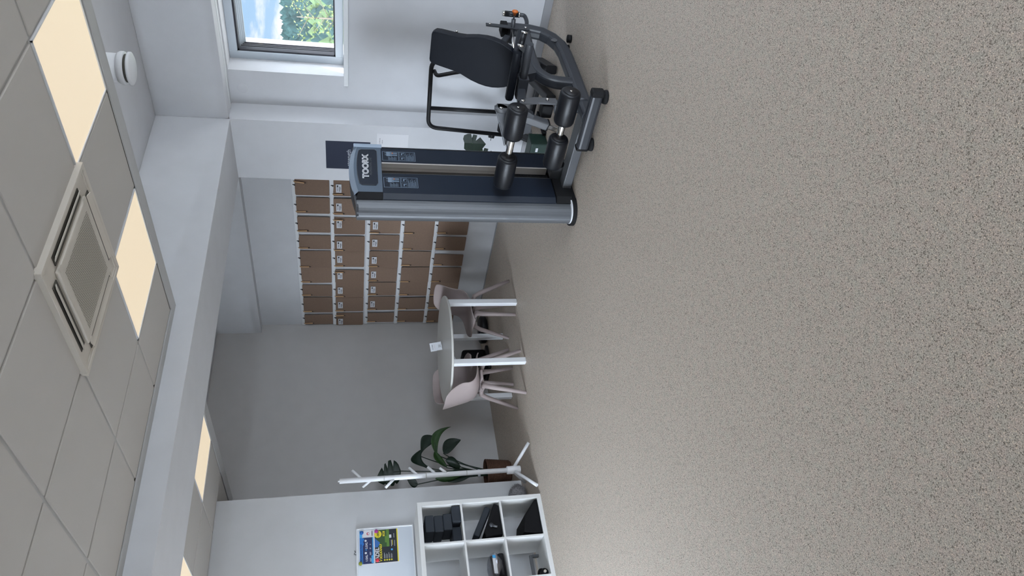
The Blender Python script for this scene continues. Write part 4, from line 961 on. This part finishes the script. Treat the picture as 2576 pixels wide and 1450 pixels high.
bm = B(); tube(bm, [(4.11, 2.887, .318), (4.11, 2.890, .308)], 1, sec=rsec(.072, .066, .15)); part('arm_collar', bm, 'rubber', T)
bm = B(); tube(bm, [(4.10, 2.89, .31), (4.02, 2.862, .243)], 1, sec=rsec(.034, .034, .15)); part('arm_insert', bm, 'chrome', T)
bm = B(); box(bm, (4.15, 2.76, .28), (4.24, 2.86, .36), .01); part('damper', bm, 'rubber', T)
bm = B(); prism(bm, [(4.09, 2.76, .50), (4.09, 2.97, .50), (4.09, 2.95, .43), (4.09, 2.80, .43)], (.05, 0, 0)); part('arm_gusset', bm, 'gunmetal', T)
def roller(x, z, ya, yb, r, sh=1):
    bm = B(); lathe(bm, [(.030, ya+.004), (r-.018, ya+.002), (r-.006, ya+.006), (r, ya+.022), (r+.001, (ya+yb)/2), (r, yb-.022), (r-.006, yb-.006), (r-.018, yb-.002), (.030, yb-.004)], c=(x, 0, z), axis='y', seg=36)
    o = part('roller', bm, 'foam', T, 'black padded roller')
    bm = B(); lathe(bm, [(.001, ya-.001), (.050, ya-.001), (.052, ya+.004), (.001, ya+.004)], c=(x, 0, z), axis='y', seg=28); part('roller_cap', bm, 'black', o)
    if sh: bm = B(); lathe(bm, [(.001, ya-.004), (.009, ya-.004), (.009, ya), (.001, ya)], c=(x, 0, z), axis='y', seg=12); part('roller_bolt', bm, 'chrome', o)
for (x, z, q, ch) in ((3.985, .585, ((2.668, 2.915), (3.085, 3.35)), (2.69, 3.33)), (4.0, .240, ((2.530, 2.785), (2.910, 3.165)), (2.55, 3.14))):
    for i, (a, b_) in enumerate(q): roller(x, z, a, b_, .072, i == 0)
    bm = B(); tube(bm, [(x, ch[0], z), (x, ch[1], z)], .0255, 20); part('roller_axle', bm, 'chrome', T)
bm = B(); tube(bm, [(3.985, 3.0, .585), (4.09, 3.0, .575)], 1, sec=rsec(.05, .05, .15)); part('axle_stub', bm, 'silverp', T)

# ================================================================== BLACK TUBE FRAME BEHIND THE MACHINE
T2 = thing('exercise_frame', 'black tubular exercise frame standing behind the machine by the wall', 'exercise frame', (5.25, 3.5, 0))
xf = 5.24
bm = B(); tube(bm, rnd([(xf, 3.82, .20), (xf, 3.765, 1.008), (xf, 3.10, 1.030), (xf, 3.06, .15)], .09, 8), .0185, 14); part('hoop', bm, 'black', T2)
bm = B(); tube(bm, rnd([(xf, 3.57, .35), (xf, 3.565, 1.012)], .05, 5), .0175, 14); part('upright', bm, 'black', T2)
bm = B(); tube(bm, rnd([(xf, 3.20, 1.0), (xf-.06, 3.21, .985), (xf-.07, 3.15, .80), (xf-.07, 3.10, .5)], .09, 6), .0165, 14); part('inner_hoop', bm, 'black', T2)
bm = B(); tube(bm, [(xf, 3.83, .40), (xf, 3.82, .445)], .024, 14); tube(bm, [(xf-.03, 3.80, .405), (xf-.03, 3.80, .43), (xf-.03, 3.86, .43)], .003, 6); part('clamp', bm, 'black', T2)
bm = B(); box(bm, (4.99, 2.985, 0), (5.10, 3.05, .11), .006) if False else None
tube(bm, [(5.50, 3.20, .055), (5.09, 3.03, .055)], 1, sec=rsec(.09, .07, .2)); part('foot_beam', bm, 'black', T2)
bm = B(); tube(bm, [(5.54, 3.42, .055), (4.93, 3.20, .055)], 1, sec=rsec(.08, .06, .2)); part('foot_beam', bm, 'black', T2)
bm = B(); tube(bm, [(5.30, 3.12, .06), (5.30, 3.14, .62)], 1, sec=rsec(.05, .05, .2)); tube(bm, [(5.38, 3.36, .05), (5.36, 3.84, .06)], 1, sec=rsec(.05, .05, .2)); part('post', bm, 'black', T2)
bm = B(); tube(bm, [(5.22, 3.66, .36), (5.14, 3.74, .18), (5.10, 3.77, .06)], 1, sec=rsec(.06, .05, .2)); lathe(bm, [(.001, 3.68), (.05, 3.68), (.05, 3.75), (.001, 3.75)], c=(5.22, 0, .335), axis='y', seg=20); part('pivot_arm', bm, 'black', T2)
bm = B(); box(bm, (5.16, 3.58, .18), (5.30, 3.70, .30), .01); box(bm, (4.99, 3.58, .0), (5.30, 3.62, .03)); part('counterweight', bm, 'rubber', T2)
t = thing('green_box', 'dark green box on the floor between machine and wall', 'box', (4.93, 3.72, 0))
bm = B(); box(bm, (4.86, 3.62, 0), (5.02, 3.86, .15), .01); part('body', bm, 'green', t)
bm = B(); box(bm, (4.857, 3.66, .085), (4.86, 3.70, .105)); part('label', bm, 'sticker', t, 'small white label')
bm = B()
for k in range(4): box(bm, (4.857, 3.72+.03*k, .07), (4.86, 3.738+.03*k, .075))
part('marking', bm, 'sticker', t, 'row of small pale marks')
# monstera behind the tower
t = thing('monstera', 'dark green monstera leaf peeking out beside the weight tower', 'plant', (5.10, 3.83, 0))
M['potd'] = mat('dark planter', (.03, .03, .032), .5)
mx_, my_ = 5.05, 3.99
bm = B(); lathe(bm, [(.001, 0), (.075, 0), (.095, .20), (.098, .21), (.088, .21), (.001, .19)], c=(mx_, my_, 0), seg=28); part('planter', bm, 'potd', t)
rim = [(0, .078), (.035, .088), (.068, .078), (.085, .045), (.085, .015), (.038, .012), (.082, -.004), (.075, -.040), (.025, -.025), (.060, -.065), (.03, -.09), (0, -.115), (-.035, -.09), (-.07, -.05), (-.085, 0), (-.08, .045), (-.05, .08)]
ud = V(.72, -.68, 0); vd = V(.1, .05, 1).normalized()
for c in (V(5.078, 3.80, .616), V(5.06, 3.93, .50)):
    bm = B(); pv = [bm.verts.new(c+ud*a+vd*b_+V(.4, .4, 0)*(abs(a)*.25)) for a, b_ in rim]; cv = bm.verts.new(c)
    for i in range(len(pv)): bm.faces.new((pv[i], pv[(i+1) % len(pv)], cv))
    o = part('leaf', bm, 'leaf', t); md = o.modifiers.new('s', 'SOLIDIFY'); md.thickness = .002
    bm = B(); tube(bm, [(mx_, my_, .19), (mx_, my_-.02, .38), c+V(0, 0, .01)], .005, 8); part('stem', bm, 'leaf2', t)

# ================================================================== OUTSIDE
M['meadow'] = mat('meadow', (.035, .055, .012), .9, noise=.35, nscale=.08)
M['tree'] = mat('haze tinted forest leaves', (.009, .020, .019), .95, noise=.5, nscale=.12, spec=.1)  # bluish tone holds the distance haze in the leaf colour
M['tree2'] = mat('near foliage', (.022, .040, .010), .95, noise=.4, nscale=.8)
bm = B(); nx_, ny_ = 40, 40; G = {}
def hz(r):
    if r < 60: return -3.0
    if r < 230: u = (r-60)/170; return -3+18.5*u*u*(3-2*u)
    return 15.5
for i in range(nx_+1):
    r = 9+ (340-9)*(i/nx_)**1.3
    for k in range(ny_+1):
        a = math.radians(-45+135*k/ny_); G[i, k] = bm.verts.new((r*math.cos(a), r*math.sin(a), hz(r)+(.4*math.sin(a*9)+.5*math.sin(a*23) if r > 150 else 0)))
for i in range(nx_):
    for k in range(ny_): bm.faces.new((G[i, k], G[i+1, k], G[i+1, k+1], G[i, k+1])).smooth = True
o = struct('hillside', bm, 'meadow')
rg = random.Random(11)
def blob(bm, c, r, h, mi, rg):
    t = bmesh.new(); bmesh.ops.create_icosphere(t, subdivisions=1, radius=1)
    for v in t.verts:
        n = .82+.36*rg.random(); v.co = Vector((v.co.x*r*n, v.co.y*r*n, v.co.z*h*n))
    bmesh.ops.translate(t, vec=c, verts=t.verts); join(bm, t, mi)
bm = B()
for _ in range(5200):
    a = math.radians(rg.uniform(14, 50)); r = rg.uniform(100, 245); h = rg.uniform(1.3, 2.4)
    blob(bm, (r*math.cos(a), r*math.sin(a), hz(r)+h*.6), rg.uniform(.9, 1.5), h, 0 if r > 140 or rg.random() < .35 else 1, rg)
for _ in range(500):
    a = math.radians(rg.uniform(14, 50)); r = rg.uniform(62, 100); h = rg.uniform(.8, 1.6)
    blob(bm, (r*math.cos(a), r*math.sin(a), hz(r)+h*.7), rg.uniform(.6, 1.0), h, 1, rg)
struct('forest', bm, ['tree', 'tree2'], 'stuff')
bpy.data.objects['forest']['label'] = 'dense green forest covering the hillside beyond the window'; bpy.data.objects['forest']['category'] = 'forest'
t = thing('young_tree', 'thin young tree with yellow green leaves outside the window', 'tree', (21.8, 11.75, -3))
bm = B(); tube(bm, [(21.8, 11.75, -3), (21.85, 11.75, 0), (21.8, 11.7, 2.1), (21.85, 11.75, 3.2)], [.06, .045, .03, .012], 8); 
bl = []
for k in range(16):
    z = .6+.16*k; a = k*2.4; p = V(21.82, 11.73, z); e = p+V(math.cos(a), math.sin(a), .55)*rg.uniform(.4, .8); tube(bm, [p, e], [.015, .006], 6); bl += [p.lerp(e, q) for q in (.5, .7, .9, 1)]
M['bark'] = mat('grey brown bark', (.06, .045, .03), .9); M['leafy'] = mat('yellow green leaf', (.07, .09, .012), .7)
part('trunk', bm, 'bark', t)
bm = B()
for p in bl:
    for _ in range(7):
        c = p+V(rg.gauss(0, .12), rg.gauss(0, .12), rg.gauss(0, .12)); u = V(rg.uniform(-1, 1), rg.uniform(-1, 1), rg.uniform(-1, 1)).normalized()*.05; w_ = u.cross(V(rg.uniform(-1, 1), rg.uniform(-1, 1), 1)).normalized()*.022
        bm.faces.new([bm.verts.new(q) for q in (c-u, c+w_, c+u, c-w_)])
o = part('foliage', bm, 'leafy', t)
M['paving'] = mat('pale paving', (.30, .30, .30), .9)
# nearby garden surface outside the glazed front, seen by nobody but lighting the room from below
bm = B(); box(bm, (-60, -60, -.6), (40, -5.3, -.5)); box(bm, (-60, -5.3, -.6), (-1.8, 40, -.5)); struct('garden_ground', bm, 'paving')
M['bounce_pale'] = mat('pale light bounce surface', (.62, .61, .58), .95, noise=.1, nscale=60)
bm = B(); box(bm, (6.08, -9, .55), (8.6, 6, .80)); struct('outside_bounce_slab', bm, 'bounce_pale')  # unseen slab added to bounce sun up at the ceiling strip and reveals
# daylight portals in the openings
def portal(loc, rot, sx, sy):
    l = bpy.data.lights.new('window_portal', 'AREA'); l.shape = 'RECTANGLE'; l.size = sx; l.size_y = sy; l.cycles.is_portal = True
    o = bpy.data.objects.new('window_portal', l); SC.collection.objects.link(o); o.location = loc; o.rotation_euler = rot
for a, b_ in GL: portal(((a+b_)/2, -5.25, 1.35), (PI/2, 0, 0), b_-a, 2.5)
for a, b_ in LW: portal((-1.75, (a+b_)/2, 1.425), (0, -PI/2, 0), 2.65, b_-a)
for i, (a, b_) in enumerate(WIN):
    z0_ = WZ[0] if i < 2 else .9
    portal((6.12, (a+b_)/2, (z0_+WZ[1])/2), (0, PI/2, 0), WZ[1]-z0_, b_-a)
